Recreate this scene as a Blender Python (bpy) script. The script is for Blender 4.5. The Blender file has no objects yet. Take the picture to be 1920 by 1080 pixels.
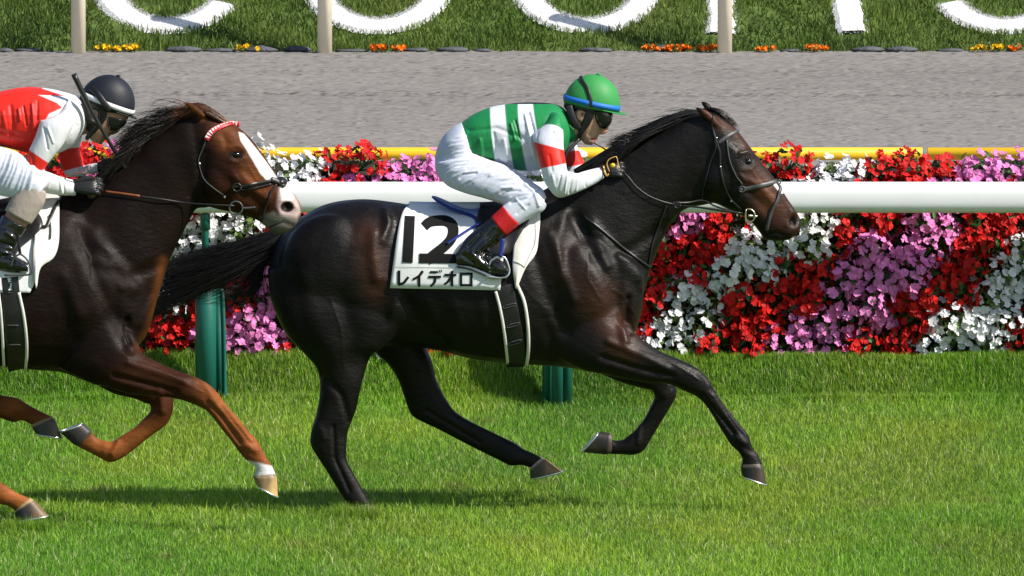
import bpy, math, random
import numpy as np
from mathutils import Vector
from mathutils.bvhtree import BVHTree

random.seed(7)
rng = np.random.default_rng(7)
SC = bpy.context.scene
COL = SC.collection

# ------------------------------------------------------------------ camera
PITCH = math.radians(5.0)
DIST = 70.0
FPX = 29400.0                     # focal length in pixels of a 1920 px wide frame
CZ = 1.0
cp, sp = math.cos(PITCH), math.sin(PITCH)
CAM = np.array([0.0, -DIST * cp, CZ + DIST * sp])
FWD = np.array([0.0, cp, -sp]); UPV = np.array([0.0, sp, cp])
cam_data = bpy.data.cameras.new('camera')
cam = bpy.data.objects.new('camera', cam_data); COL.objects.link(cam)
cam.location = CAM; cam.rotation_euler = (math.pi / 2 - PITCH, 0, 0)
cam_data.lens = FPX / 1920 * 36; cam_data.sensor_width = 36
cam_data.clip_end = 3000; cam_data.clip_start = 1
SC.camera = cam

# ------------------------------------------------------------------ light
SUN_EL = math.radians(43); SUN_AZ = math.radians(26)       # azimuth from +X towards the camera (-Y)
sd = Vector((math.cos(SUN_EL) * math.cos(SUN_AZ), -math.cos(SUN_EL) * math.sin(SUN_AZ), math.sin(SUN_EL)))
world = bpy.data.worlds.new('World'); SC.world = world; world.use_nodes = True
nt = world.node_tree
sky = nt.nodes.new('ShaderNodeTexSky'); sky.sky_type = 'NISHITA'; sky.sun_disc = False
sky.sun_elevation = SUN_EL; sky.sun_rotation = math.atan2(sd.x, sd.y)
nt.links.new(sky.outputs[0], nt.nodes['Background'].inputs[0])
nt.nodes['Background'].inputs[1].default_value = 0.095
sl = bpy.data.lights.new('sun', 'SUN'); sl.energy = 5.0; sl.angle = math.radians(0.5); sl.color = (1.0, 0.94, 0.85)
so = bpy.data.objects.new('sun', sl); COL.objects.link(so)
so.rotation_euler = sd.to_track_quat('Z', 'Y').to_euler()
SC.view_settings.view_transform = 'Standard'; SC.view_settings.look = 'None'
SC.view_settings.exposure = 0.36; SC.view_settings.gamma = 1

# ------------------------------------------------------------------ helpers
def W(px, py, y):
    """a point of the photograph (1920 px frame) at depth y, in metres"""
    a = (px - 960) / FPX; b = (540 - py) / FPX
    d = FWD + np.array([a, 0, 0]) + UPV * b
    t = (y - CAM[1]) / d[1]
    return CAM + d * t

def proj(V):
    """inverse of W for arrays of points"""
    q = np.asarray(V) - CAM
    d = q @ FWD
    return 960 + FPX * q[:, 0] / d, 540 - FPX * (q @ UPV) / d

def tag(o, label=None, cat=None, group=None, kind=None):
    if label: o['label'] = label
    if cat: o['category'] = cat
    if group: o['group'] = group
    if kind: o['kind'] = kind
    return o

def empty(name, loc, label=None, cat=None, group=None):
    o = bpy.data.objects.new(name, None); COL.objects.link(o); o.location = loc
    o.empty_display_size = 0.1
    return tag(o, label, cat, group)

def mesh_np(name, V, F, smooth=True):
    """V (n,3); F list of (m,k) index arrays"""
    me = bpy.data.meshes.new(name)
    V = np.asarray(V, dtype=np.float32)
    Fs = [np.asarray(f, dtype=np.int32) for f in F if len(f)]
    nl = sum(f.size for f in Fs); nf = sum(len(f) for f in Fs)
    me.vertices.add(len(V)); me.vertices.foreach_set('co', V.ravel())
    me.loops.add(nl); me.polygons.add(nf)
    me.loops.foreach_set('vertex_index', np.concatenate([f.ravel() for f in Fs]))
    tot = np.concatenate([np.full(len(f), f.shape[1], dtype=np.int32) for f in Fs])
    st = np.concatenate([[0], np.cumsum(tot)[:-1]]).astype(np.int32)
    me.polygons.foreach_set('loop_start', st)
    me.polygons.foreach_set('loop_total', tot)
    me.polygons.foreach_set('use_smooth', np.full(nf, smooth))
    me.update(calc_edges=True); me.validate()
    return me

def link(name, me, mat, parent=None):
    o = bpy.data.objects.new(name, me); COL.objects.link(o)
    if mat is not None:
        me.materials.clear(); me.materials.append(mat)
    if parent is not None:
        o.parent = parent
        o.matrix_parent_inverse.identity()
        o.location = -Vector(parent_world(parent))
    return o

def parent_world(p):
    l = Vector(p.location)
    while p.parent:
        p = p.parent; l += Vector(p.location)
    return l

class MB:
    """collects geometry for one mesh"""
    def __init__(s): s.V = []; s.F = {}; s.n = 0
    def add(s, V, F):
        V = np.asarray(V, float); s.V.append(V)
        for f in F:
            f = np.asarray(f)
            if len(f): s.F.setdefault(f.shape[1], []).append(f + s.n)
        s.n += len(V); return s
    def mesh(s, name, smooth=True):
        return mesh_np(name, np.concatenate(s.V), [np.concatenate(v) for v in s.F.values()], smooth)
    def build(s, name, mat, parent=None, smooth=True):
        return link(name, s.mesh(name, smooth), mat, parent)

def catmull(P, k):
    P = np.asarray(P, float); n = len(P); out = []
    if n == 1: return P
    E = np.vstack([2 * P[0] - P[1], P, 2 * P[-1] - P[-2]])
    for i in range(n - 1):
        p0, p1, p2, p3 = E[i], E[i + 1], E[i + 2], E[i + 3]
        for j in range(k):
            t = j / k
            out.append(0.5 * ((2 * p1) + (-p0 + p2) * t + (2 * p0 - 5 * p1 + 4 * p2 - p3) * t * t + (-p0 + 3 * p1 - 3 * p2 + p3) * t ** 3))
    out.append(P[-1]); return np.array(out)

def rings(R, closed=True):
    """R (n,m,3) rings -> V, F with fan caps"""
    n, m = R.shape[:2]
    V = R.reshape(-1, 3)
    i = np.arange(n - 1)[:, None] * m; j = np.arange(m)[None, :]; j2 = (j + 1) % m
    Q = np.stack([i + j, i + j2, i + m + j2, i + m + j], -1).reshape(-1, 4)
    F = [Q]
    if closed:
        c0, c1 = R[0].mean(0), R[-1].mean(0)
        V = np.vstack([V, c0, c1]); a, b = n * m, n * m + 1
        jj = np.arange(m); k2 = (jj + 1) % m
        F.append(np.stack([np.full(m, a), k2, jj], -1))
        F.append(np.stack([np.full(m, b), (n - 1) * m + jj, (n - 1) * m + k2], -1))
    return V, F

def loft(mb, secs, yo=0.0, k=6, m=28, n=2.2, s=1.0):
    """sections (ax, ay, bx, by, halfwidth, y): two outline points seen from the side plus the width across"""
    rows = []
    for q in secs:
        y = q[5] + yo
        rows.append(np.concatenate([W(q[0], q[1], y), W(q[2], q[3], y), [q[4]]]))
    rows = catmull(rows, k)
    th = np.linspace(0, 2 * math.pi, m, endpoint=False)
    ct = np.sign(np.cos(th)) * np.abs(np.cos(th)) ** (2 / n); stt = np.sign(np.sin(th)) * np.abs(np.sin(th)) ** (2 / n)
    R = []
    for r in rows:
        A, B, w = r[:3], r[3:6], max(r[6], 0.002)
        c = (A + B) / 2; h = (A - B) / 2 * s
        ring = c + ct[:, None] * h + stt[:, None] * np.array([0, w * s, 0])
        R.append(ring)
    V, F = rings(np.array(R)); mb.add(V, F)

def tube(mb, P, r, m=10, k=5, closed=True, flat=None):
    """tube along P (n,3) with radii r; flat=(normal list or vector, ratio) squashes it along the normal"""
    P = np.asarray(P, float); r = np.broadcast_to(np.asarray(r, float), (len(P),))
    D = catmull(np.hstack([P, r[:, None]]), k); P, r = D[:, :3], np.maximum(D[:, 3], 1e-4)
    T = np.gradient(P, axis=0); T /= np.linalg.norm(T, axis=1)[:, None] + 1e-9
    th = np.linspace(0, 2 * math.pi, m, endpoint=False)
    R = []; up = np.array([0, 1.0, 0.02])
    if flat is not None: up = np.asarray(flat[0], float)
    for i in range(len(P)):
        t = T[i]; a = up - t * np.dot(up, t)
        if np.linalg.norm(a) < 1e-3: a = np.array([1.0, 0, 0]) - t * t[0]
        a /= np.linalg.norm(a); b = np.cross(t, a)
        ka = 1.0 if flat is None else flat[1]
        R.append(P[i] + r[i] * (ka * np.cos(th)[:, None] * a + np.sin(th)[:, None] * b))
    V, F = rings(np.array(R), closed); mb.add(V, F)

def ball(mb, c, r, m=16, n=10, rot=None):
    r = np.broadcast_to(np.asarray(r, float), (3,))
    ph = np.linspace(0.02, math.pi - 0.02, n); th = np.linspace(0, 2 * math.pi, m, endpoint=False)
    R = np.stack([np.sin(ph)[:, None] * np.cos(th), np.sin(ph)[:, None] * np.sin(th), np.cos(ph)[:, None] * np.ones(m)], -1) * r
    if rot is not None: R = R @ np.asarray(rot).T
    V, F = rings(R + np.asarray(c)); mb.add(V, F)

def box(mb, c, h, rot=None):
    q = np.array([[x, y, z] for x in (-1, 1) for y in (-1, 1) for z in (-1, 1)], float) * np.asarray(h)
    if rot is not None: q = q @ np.asarray(rot).T
    mb.add(q + np.asarray(c), [np.array([[0, 1, 3, 2], [4, 6, 7, 5], [0, 4, 5, 1], [2, 3, 7, 6], [0, 2, 6, 4], [1, 5, 7, 3]])])

def remesh(mb, voxel=0.005, smooth=4, name='m', fac=0.5):
    me = mb.mesh(name)
    o = bpy.data.objects.new('tmp', me); COL.objects.link(o)
    r = o.modifiers.new('r', 'REMESH'); r.mode = 'VOXEL'; r.voxel_size = voxel; r.use_smooth_shade = True
    if smooth:
        s = o.modifiers.new('s', 'SMOOTH'); s.factor = fac; s.iterations = smooth
    dg = bpy.context.evaluated_depsgraph_get(); dg.update()
    out = bpy.data.meshes.new_from_object(o.evaluated_get(dg))
    bpy.data.objects.remove(o); bpy.data.meshes.remove(me)
    out.name = name
    return out

def getV(me):
    a = np.empty(len(me.vertices) * 3, np.float32); me.vertices.foreach_get('co', a); return a.reshape(-1, 3).astype(float)
def getN(me):
    a = np.empty(len(me.vertices) * 3, np.float32); me.vertices.foreach_get('normal', a); return a.reshape(-1, 3).astype(float)
def setV(me, V):
    me.vertices.foreach_set('co', V.astype(np.float32).ravel()); me.update()
def paint(me, C):
    at = me.color_attributes.get('Col') or me.color_attributes.new('Col', 'FLOAT_COLOR', 'POINT')
    c = np.ones((len(me.vertices), 4), np.float32); c[:, :3] = C; at.data.foreach_set('color', c.ravel())

def segdist(px, py, poly):
    """distance of every point to a polyline"""
    d = np.full(px.shape, 1e9)
    if len(poly) == 1: return np.hypot(px - poly[0][0], py - poly[0][1])
    for (x0, y0), (x1, y1) in zip(poly[:-1], poly[1:]):
        vx, vy = x1 - x0, y1 - y0; L = vx * vx + vy * vy + 1e-9
        t = np.clip(((px - x0) * vx + (py - y0) * vy) / L, 0, 1)
        d = np.minimum(d, np.hypot(px - x0 - t * vx, py - y0 - t * vy))
    return d
def inpoly(px, py, poly):
    c = np.zeros(px.shape, bool); n = len(poly)
    for i in range(n):
        x0, y0 = poly[i]; x1, y1 = poly[(i + 1) % n]
        k = ((y0 > py) != (y1 > py)) & (px < (x1 - x0) * (py - y0) / ((y1 - y0) if y1 != y0 else 1e-9) + x0)
        c ^= k
    return c
def polydist(px, py, poly):
    """signed: negative inside"""
    d = segdist(px, py, list(poly) + [poly[0]]); return np.where(inpoly(px, py, poly), -d, d)
def sm(x, a, b):
    t = np.clip((x - a) / (b - a), 0, 1); return t * t * (3 - 2 * t)
def mixc(C, col, f):
    return C * (1 - f[:, None]) + np.asarray(col)[None, :] * f[:, None]

def sculpt(me, strokes, near_only=False, ythr=0.15):
    """push the skin in (negative) or out along strokes drawn over the side view"""
    V = getV(me); N = getN(me); px, py = proj(V)
    w8 = sm(np.abs(N[:, 1]), ythr, 0.6)
    if near_only: w8 = w8 * (N[:, 1] < 0)
    D = np.zeros(len(V))
    for poly, w, dep in strokes:
        D += dep * np.exp(-(segdist(px, py, poly) / w) ** 2)
    setV(me, V + N * (D * w8)[:, None])

def nz(V, sc, seed=0):
    """cheap smooth value noise for arrays of 3D points, -1..1"""
    r = np.random.default_rng(seed); out = np.zeros(len(V))
    for i in range(6):
        k = r.normal(size=3); k /= np.linalg.norm(k); f = sc * (0.7 + 0.9 * r.random())
        k2 = r.normal(size=3); k2 /= np.linalg.norm(k2)
        out += np.sin(V @ k * f + 1.7 * np.sin(V @ k2 * f * 0.6 + r.random() * 6) + r.random() * 6.3)
    return out / 3.5

def bvh(me): 
    return BVHTree.FromPolygons([v.co for v in me.vertices], [p.vertices for p in me.polygons])

def relax(me, iters, mask_fn, fac=0.5):
    """smooth the joins between masses where mask_fn(px, py, V) is high"""
    V = getV(me); n = len(V); e = np.empty(len(me.edges) * 2, np.int32); me.edges.foreach_get('vertices', e); e = e.reshape(-1, 2)
    a = np.concatenate([e[:, 0], e[:, 1]]); b = np.concatenate([e[:, 1], e[:, 0]]); deg = np.maximum(np.bincount(a, minlength=n), 1)
    px, py = proj(V); w = (fac * mask_fn(px, py, V))[:, None]
    for _ in range(iters):
        A = np.stack([np.bincount(a, V[b, i], minlength=n) for i in range(3)], -1) / deg[:, None]
        V = V + (A - V) * w
    setV(me, V)

class Surf:
    """finds the nearest surface seen from the side at a photo position"""
    def __init__(s, *mes): s.b = [bvh(m) for m in mes]; s.last = 0.0
    def hit(s, px, py, off=0.0, default=None):
        p = W(px, py, -3.0); d = p - CAM; d /= np.linalg.norm(d); best = None
        for b in s.b:
            h = b.ray_cast(Vector(p), Vector(d))
            if h[0] is not None and (best is None or h[3] < best[3]): best = h
        if best is None or best[0].y > 3:
            y = s.last if default is None else default
            return W(px, py, y), np.array([0, -1.0, 0])
        n = np.array(best[1]); 
        if n[1] > 0: n = -n
        s.last = best[0].y
        return np.array(best[0]) + n * off, n

def sweep(mb, P, N, hw, ht):
    """flat strap along P with surface normals N, half width hw, half thickness ht"""
    P = np.asarray(P); N = np.asarray(N); hw = np.broadcast_to(np.asarray(hw, float), (len(P),))
    T = np.gradient(P, axis=0); T /= np.linalg.norm(T, axis=1)[:, None] + 1e-9
    B = np.cross(T, N); B /= np.linalg.norm(B, axis=1)[:, None] + 1e-9
    prof = [(-1, -.6), (-.85, -1), (.85, -1), (1, -.6), (1, .6), (.85, 1), (-.85, 1), (-1, .6)]
    R = np.stack([P + B * (a * hw)[:, None] + N * (b * ht) for a, b in prof], 1)
    V, F = rings(R); mb.add(V, F)

def strap(mb, surf, pts, w, ht=0.002, off=0.004, k=8, default=None, smooth=3):
    """a strap lying on a surface, its path and width given over the photo (pixels)"""
    C = catmull(np.array(pts, float), k); P = []; N = []
    for x, y in C:
        p, n = surf.hit(x, y, off, default); P.append(p); N.append(n)
    P = np.array(P); N = np.array(N)
    for _ in range(smooth):
        if len(P) > 2:
            N[1:-1] = (N[:-2] + 2 * N[1:-1] + N[2:]) / 4
            P[1:-1, 1] = np.minimum(P[1:-1, 1], (P[:-2, 1] + P[2:, 1]) / 2)
    N /= np.linalg.norm(N, axis=1)[:, None]
    sweep(mb, P, N, w / 420.0 / 2, ht)

def strands(mb, P, r):
    """P (n,k,3) hair guide points, r (n,) root radius: thin three sided tapering hairs"""
    n, k = P.shape[:2]
    T = np.gradient(P, axis=1); T /= np.linalg.norm(T, axis=2)[..., None] + 1e-9
    ref = np.array([0.1, 1.0, 0.1]); A = ref - T * (T @ ref)[..., None]; A /= np.linalg.norm(A, axis=2)[..., None] + 1e-9
    B = np.cross(T, A)
    tt = np.linspace(0, 1, k); tap = (1 - 0.85 * tt ** 2)[None, :, None] * r[:, None, None]
    V = np.stack([P + tap * (math.cos(a) * A + math.sin(a) * B) for a in (0, 2.094, 4.189)], 2)   # n,k,3,3
    b = (np.arange(n) * k * 3)[:, None, None] + (np.arange(k - 1) * 3)[None, :, None]
    j = np.arange(3)[None, None, :]; j2 = (j + 1) % 3
    Q = np.stack([b + j, b + j2, b + 3 + j2, b + 3 + j], -1).reshape(-1, 4)
    mb.add(V.reshape(-1, 3), [Q])

# ------------------------------------------------------------------ materials
def mat(name, col=(0.5, 0.5, 0.5), rough=0.6, spec=0.5, metal=0.0, attr=False, var=0.0, vscale=20, bump=0.0, bscale=60,
        stretch=(1, 1, 1), transl=0.0, coat=0.0, sheen=0.0, det=4, island=0.0):
    m = bpy.data.materials.new(name); m.use_nodes = True; t = m.node_tree; N = t.nodes; L = t.links
    p = N['Principled BSDF']; p.inputs['Roughness'].default_value = rough
    p.inputs['Specular IOR Level'].default_value = spec; p.inputs['Metallic'].default_value = metal
    p.inputs['Coat Weight'].default_value = coat; p.inputs['Sheen Weight'].default_value = sheen
    tc = N.new('ShaderNodeTexCoord'); mp = N.new('ShaderNodeMapping'); mp.inputs['Scale'].default_value = stretch
    L.new(tc.outputs['Object'], mp.inputs['Vector'])
    if attr:
        a = N.new('ShaderNodeAttribute'); a.attribute_name = 'Col'; src = a.outputs['Color']
    else:
        a = N.new('ShaderNodeRGB'); a.outputs[0].default_value = (*col, 1); src = a.outputs[0]
    if var > 0:
        no = N.new('ShaderNodeTexNoise'); no.inputs['Scale'].default_value = vscale; no.inputs['Detail'].default_value = det
        L.new(mp.outputs[0], no.inputs['Vector'])
        mr = N.new('ShaderNodeMapRange'); mr.inputs[1].default_value = 0.3; mr.inputs[2].default_value = 0.7
        mr.inputs[3].default_value = 1 - var; mr.inputs[4].default_value = 1 + var
        L.new(no.outputs[0], mr.inputs[0])
        mx = N.new('ShaderNodeVectorMath'); mx.operation = 'SCALE'
        L.new(src, mx.inputs[0]); L.new(mr.outputs[0], mx.inputs['Scale']); src = mx.outputs[0]
    if island > 0:
        ge = N.new('ShaderNodeNewGeometry'); mr = N.new('ShaderNodeMapRange'); mr.inputs[3].default_value = 1 - island; mr.inputs[4].default_value = 1 + island * .6
        L.new(ge.outputs['Random Per Island'], mr.inputs[0]); mx = N.new('ShaderNodeVectorMath'); mx.operation = 'SCALE'
        L.new(src, mx.inputs[0]); L.new(mr.outputs[0], mx.inputs['Scale']); src = mx.outputs[0]
    L.new(src, p.inputs['Base Color'])
    if bump > 0:
        bn = N.new('ShaderNodeTexNoise'); bn.inputs['Scale'].default_value = bscale; bn.inputs['Detail'].default_value = 5
        L.new(mp.outputs[0], bn.inputs['Vector'])
        b = N.new('ShaderNodeBump'); b.inputs['Strength'].default_value = 1.0; b.inputs['Distance'].default_value = bump
        L.new(bn.outputs[0], b.inputs['Height']); L.new(b.outputs[0], p.inputs['Normal'])
    if transl > 0:
        tr = N.new('ShaderNodeBsdfTranslucent'); L.new(src, tr.inputs[0]); ms = N.new('ShaderNodeMixShader')
        ms.inputs[0].default_value = transl; L.new(p.outputs[0], ms.inputs[1]); L.new(tr.outputs[0], ms.inputs[2])
        L.new(ms.outputs[0], N['Material Output'].inputs[0])
    return m

def coat(m, r0, r1):
    t = m.node_tree; N = t.nodes; L = t.links; p = N['Principled BSDF']; tc = N.new('ShaderNodeTexCoord')
    mp = N.new('ShaderNodeMapping'); mp.inputs['Scale'].default_value = (1.0, 1.0, 2.4); mp.inputs['Rotation'].default_value = (0, .5, 0); L.new(tc.outputs['Object'], mp.inputs[0])
    n1 = N.new('ShaderNodeTexNoise'); n1.inputs['Scale'].default_value = 130; n1.inputs['Detail'].default_value = 3; L.new(mp.outputs[0], n1.inputs['Vector'])
    n2 = N.new('ShaderNodeTexNoise'); n2.inputs['Scale'].default_value = 9; n2.inputs['Detail'].default_value = 6; L.new(tc.outputs['Object'], n2.inputs['Vector'])
    n3 = N.new('ShaderNodeTexNoise'); n3.inputs['Scale'].default_value = 26; n3.inputs['Detail'].default_value = 3; L.new(mp.outputs[0], n3.inputs['Vector'])
    mr = N.new('ShaderNodeMapRange'); mr.inputs[1].default_value = .32; mr.inputs[2].default_value = .68; mr.inputs[3].default_value = r0; mr.inputs[4].default_value = r1
    L.new(n2.outputs[0], mr.inputs[0]); L.new(mr.outputs[0], p.inputs['Roughness'])
    b1 = N.new('ShaderNodeBump'); b1.inputs['Distance'].default_value = .0035; b1.inputs['Strength'].default_value = .8; L.new(n3.outputs[0], b1.inputs['Height'])
    b2 = N.new('ShaderNodeBump'); b2.inputs['Distance'].default_value = .0016; b2.inputs['Strength'].default_value = 1; L.new(n1.outputs[0], b2.inputs['Height']); L.new(b1.outputs[0], b2.inputs['Normal']); L.new(b2.outputs[0], p.inputs['Normal'])

M = {}
M['turf'] = mat('turf', (0.085, 0.14, 0.03), 0.9, 0.1, var=0.35, vscale=14)
M['grass'] = mat('grass_blades', attr=True, rough=0.55, spec=0.3, transl=0.3)
M['dirt'] = mat('dirt', (0.30, 0.275, 0.25), 0.95, 0.1, attr=True, bump=0.0012, bscale=90)
M['soil'] = mat('soil', (0.035, 0.03, 0.022), 0.95, 0.1, var=0.4, bump=0.01)
M['bank'] = mat('bank_soil', (0.08, 0.12, 0.03), 0.9, 0.1, var=0.4, vscale=8)
M['paint_white'] = mat('white_turf_paint', (0.78, 0.78, 0.78), 0.9, 0.1, var=0.12, vscale=40, bump=0.01, bscale=90)
M['rail'] = mat('rail_white', (0.84, 0.84, 0.86), 0.35, 0.5, var=0.03, vscale=6)
M['post_green'] = mat('post_green', (0.008, 0.12, 0.09), 0.45, 0.5, var=0.12, vscale=12, stretch=(1, 1, 0.3))
M['yellow'] = mat('rail_yellow', (0.85, 0.50, 0.015), 0.5, 0.4, var=0.06, vscale=5)
M['beige'] = mat('post_beige', (0.88, 0.80, 0.62), 0.6, 0.3, var=0.08, vscale=5)
M['stone'] = mat('stone', (0.09, 0.095, 0.105), 0.9, 0.2, var=0.35, vscale=20, bump=0.01)
M['leaf'] = mat('leaf', (0.06, 0.13, 0.03), 0.45, 0.4, var=0.4, vscale=30, transl=0.25, island=0.5)
M['leaf_l'] = mat('leaf_pale', (0.15, 0.24, 0.06), 0.45, 0.4, var=0.4, vscale=30, transl=0.25, island=0.5)
M['red'] = mat('petal_red', (0.66, 0.012, 0.010), 0.6, 0.25, var=0.25, vscale=9, transl=0.2, island=0.5)
M['white'] = mat('petal_white', (0.83, 0.84, 0.86), 0.6, 0.25, var=0.06, vscale=9, transl=0.2, island=0.15)
M['pink'] = mat('petal_pink', (0.85, 0.27, 0.62), 0.6, 0.25, var=0.22, vscale=9, transl=0.2, island=0.3)
M['orange'] = mat('petal_orange', (0.85, 0.22, 0.01), 0.6, 0.25, var=0.2, vscale=9)
M['yel_f'] = mat('petal_yellow', (0.85, 0.55, 0.01), 0.6, 0.25, var=0.2, vscale=9)
M['coat_dark'] = mat('dark_bay_coat', attr=True, rough=0.37, spec=0.22, var=0.35, vscale=5, bump=0.0016, bscale=40, stretch=(1, 1, 2.2))
M['coat_chest'] = mat('chestnut_coat', attr=True, rough=0.44, spec=0.11, var=0.35, vscale=6, bump=0.0016, bscale=40, stretch=(1, 1, 2.2))
M['hair_dark'] = mat('black_hair', (0.009, 0.008, 0.008), 0.38, 0.5)
M['hair_chest'] = mat('brown_hair', attr=True, rough=0.45, spec=0.4)
M['hoof'] = mat('hoof', attr=True, rough=0.5, spec=0.4, var=0.25, vscale=40, stretch=(1, 1, 0.4), bump=0.001, bscale=80)
M['steel'] = mat('steel', (0.75, 0.76, 0.78), 0.3, 0.5, metal=0.9)
M['eye'] = mat('eye', (0.004, 0.003, 0.003), 0.08, 0.7)
M['leather'] = mat('black_leather', (0.012, 0.011, 0.012), 0.38, 0.5, var=0.2)
M['leather_br'] = mat('brown_leather', (0.22, 0.06, 0.02), 0.5, 0.4, var=0.2)
M['strap_grey'] = mat('grey_strap', (0.055, 0.058, 0.062), 0.45, 0.5, var=0.2)
M['cloth'] = mat('white_cloth', (0.78, 0.80, 0.80), 0.8, 0.2, var=0.04, vscale=8, bump=0.003, bscale=9)
M['pad'] = mat('white_pad', (0.72, 0.71, 0.66), 0.6, 0.3, var=0.06, vscale=10, bump=0.003, bscale=12)
M['ink'] = mat('black_ink', (0.006, 0.006, 0.006), 0.7, 0.2)
M['blue'] = mat('saddle_blue', (0.012, 0.03, 0.22), 0.45, 0.4)
M['lblue'] = mat('light_blue', (0.20, 0.30, 0.62), 0.5, 0.4)
M['boot'] = mat('boot', (0.006, 0.006, 0.007), 0.12, 0.7, bump=0.010, bscale=13, coat=0.4)
M['silk'] = mat('silks', attr=True, rough=0.5, spec=0.35, bump=0.004, bscale=16, stretch=(1.8, 1, 0.7))
M['breech'] = mat('breeches', (0.74, 0.75, 0.80), 0.65, 0.3, bump=0.003, bscale=18, stretch=(0.8, 1, 1.8), attr=True)
M['skin'] = mat('skin', attr=True, rough=0.55, spec=0.35, var=0.08, vscale=40)
M['helm'] = mat('helmet_cover', attr=True, rough=0.55, spec=0.35, bump=0.003, bscale=14)
M['glass'] = mat('dark_lens', (0.004, 0.004, 0.005), 0.1, 0.7)
M['gold'] = mat('gold', (0.75, 0.45, 0.12), 0.35, 0.5, metal=0.3)
M['brow'] = mat('browband', attr=True, rough=0.45)

coat(M['coat_dark'], .30, .58); coat(M['coat_chest'], .36, .62)
# ------------------------------------------------------------------ ground
def ground_y(py, z=0.0):
    d = FWD + UPV * ((540 - py) / FPX); t = (z - CAM[2]) / d[2]; return float((CAM + d * t)[1])
Y_POST = 5.06; Y_HEDGE = 5.3; Z_BED = 0.20; Y_DIRT0 = 7.2
Y_BANK = ground_y(98); BANK = math.radians(25)

def turf_h(x, y):
    base = Z_BED * sm(y, 5.11, 5.25)
    return base + 0.012 * np.sin(x * 1.7 + y * 0.9) * (y < 5.1)

def grid(x0, x1, nx, y0, y1, ny):
    X, Y = np.meshgrid(np.linspace(x0, x1, nx), np.linspace(y0, y1, ny), indexing='ij')
    i = np.arange(nx - 1)[:, None] * ny + np.arange(ny - 1)[None, :]
    Q = np.stack([i, i + ny, i + ny + 1, i + 1], -1).reshape(-1, 4)
    return X.ravel(), Y.ravel(), Q

# one sheet reaching the horizon, below everything
mb = MB(); mb.add([[-1500, -1500, -0.06], [1500, -1500, -0.06], [1500, 1500, -0.06], [-1500, 1500, -0.06]], [np.array([[0, 1, 2, 3]])])
tag(mb.build('ground', M['bank']), kind='structure')
X, Y, Q = grid(-32, 32, 120, -12, 5.44, 900)
tag(link('turf_track', mesh_np('turf_track', np.stack([X, Y, turf_h(X, Y)], -1), [Q]), M['turf']), kind='structure')

def blades(n, xr, yr, hgt, hr=(0.04, 0.085), wd=(0.0022, 0.0042), lean=0.5, seed=1, colf=None):
    r = np.random.default_rng(seed)
    x = r.uniform(*xr, n); y = r.uniform(*yr, n); z = hgt(x, y)
    h = r.uniform(*hr, n); w = r.uniform(*wd, n); a = r.uniform(0, 2 * math.pi, n)
    cl = 0.5 + 0.5 * nz(np.stack([x * 1.0, y * 0.5, 0 * x], -1), 9.0, seed + 5)
    h *= 0.75 + 0.5 * cl
    ln = r.uniform(0.05, lean, n) * h; la = r.uniform(0, 2 * math.pi, n)
    dx, dy = np.cos(la) * ln, np.sin(la) * ln
    bx, by = np.cos(a) * w / 2, np.sin(a) * w / 2
    P = np.zeros((n, 5, 3))
    P[:, 0] = np.stack([x - bx, y - by, z - .01], -1); P[:, 1] = np.stack([x + bx, y + by, z - .01], -1)
    P[:, 2] = np.stack([x + dx * .3 + bx * .8, y + dy * .3 + by * .8, z + h * .55], -1)
    P[:, 3] = np.stack([x + dx * .3 - bx * .8, y + dy * .3 - by * .8, z + h * .55], -1)
    P[:, 4] = np.stack([x + dx, y + dy, z + h * .97], -1)
    b = np.arange(n)[:, None] * 5
    C = colf(x, y, r) if colf is not None else np.zeros((n, 3))
    return P.reshape(-1, 3), b + np.array([[0, 1, 2, 3]]), b + np.array([[3, 2, 4]]), np.repeat(C, 5, axis=0)

SPOTS = [(W(px, 540, 0)[0], ground_y(py + 14), q) for px, py, q in ((1290, 930, .05), (850, 905, .06), (1030, 900, .05), (1640, 935, .07), (1850, 925, .05), (180, 905, .06), (1500, 870, .05), (560, 1010, .05), (1180, 905, .04), (980, 1000, .04), (1750, 1020, .05), (330, 1040, .05), (1330, 800, .07), (900, 780, .06))]
def turf_col(x, y, r):
    n = len(x); P = np.stack([x, y * .35, 0 * x], -1)
    g = np.array([0.19, 0.41, 0.028]); yl = np.array([0.37, 0.45, 0.04]); dk = np.array([0.06, 0.18, 0.02]); st = np.array([0.55, 0.58, 0.28])
    C = np.tile(g, (n, 1))
    C = mixc(C, yl, np.clip(0.30 + 0.35 * nz(P, 2.4, 3) + 0.3 * nz(P, 8, 4) + r.normal(0, .2, n), 0, 1))
    C = mixc(C, dk, np.clip(0.22 + 0.35 * nz(P, 3.6, 8) + r.normal(0, .25, n), 0, 0.9))
    C = mixc(C, st, (r.random(n) < 0.06 + 0.05 * (nz(P, 6, 12) > .5)) * 0.8)
    for sx, sy, sr in SPOTS:
        C = mixc(C, [.22, .17, .07], .75 * np.exp(-(((x - sx) / sr) ** 2 + ((y - sy) / (sr * 2.2)) ** 2)) * (r.random(n) < .8))
    return C * (r.uniform(0.55, 1.35, n) * (1 + .12 * nz(P, 1.6, 30)))[:, None]

mb = MB(); Cs = []
for (n, yr, hr, sd_) in ((210000, (-3.9, 1.2), (0.016, 0.040), 1), (150000, (1.2, 5.44), (0.016, 0.040), 2)):
    V, q, t_, C = blades(n, (-3.3, 3.3), yr, turf_h, hr, lean=1.0, seed=sd_, colf=turf_col); mb.add(V, [q, t_]); Cs.append(C)
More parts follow.
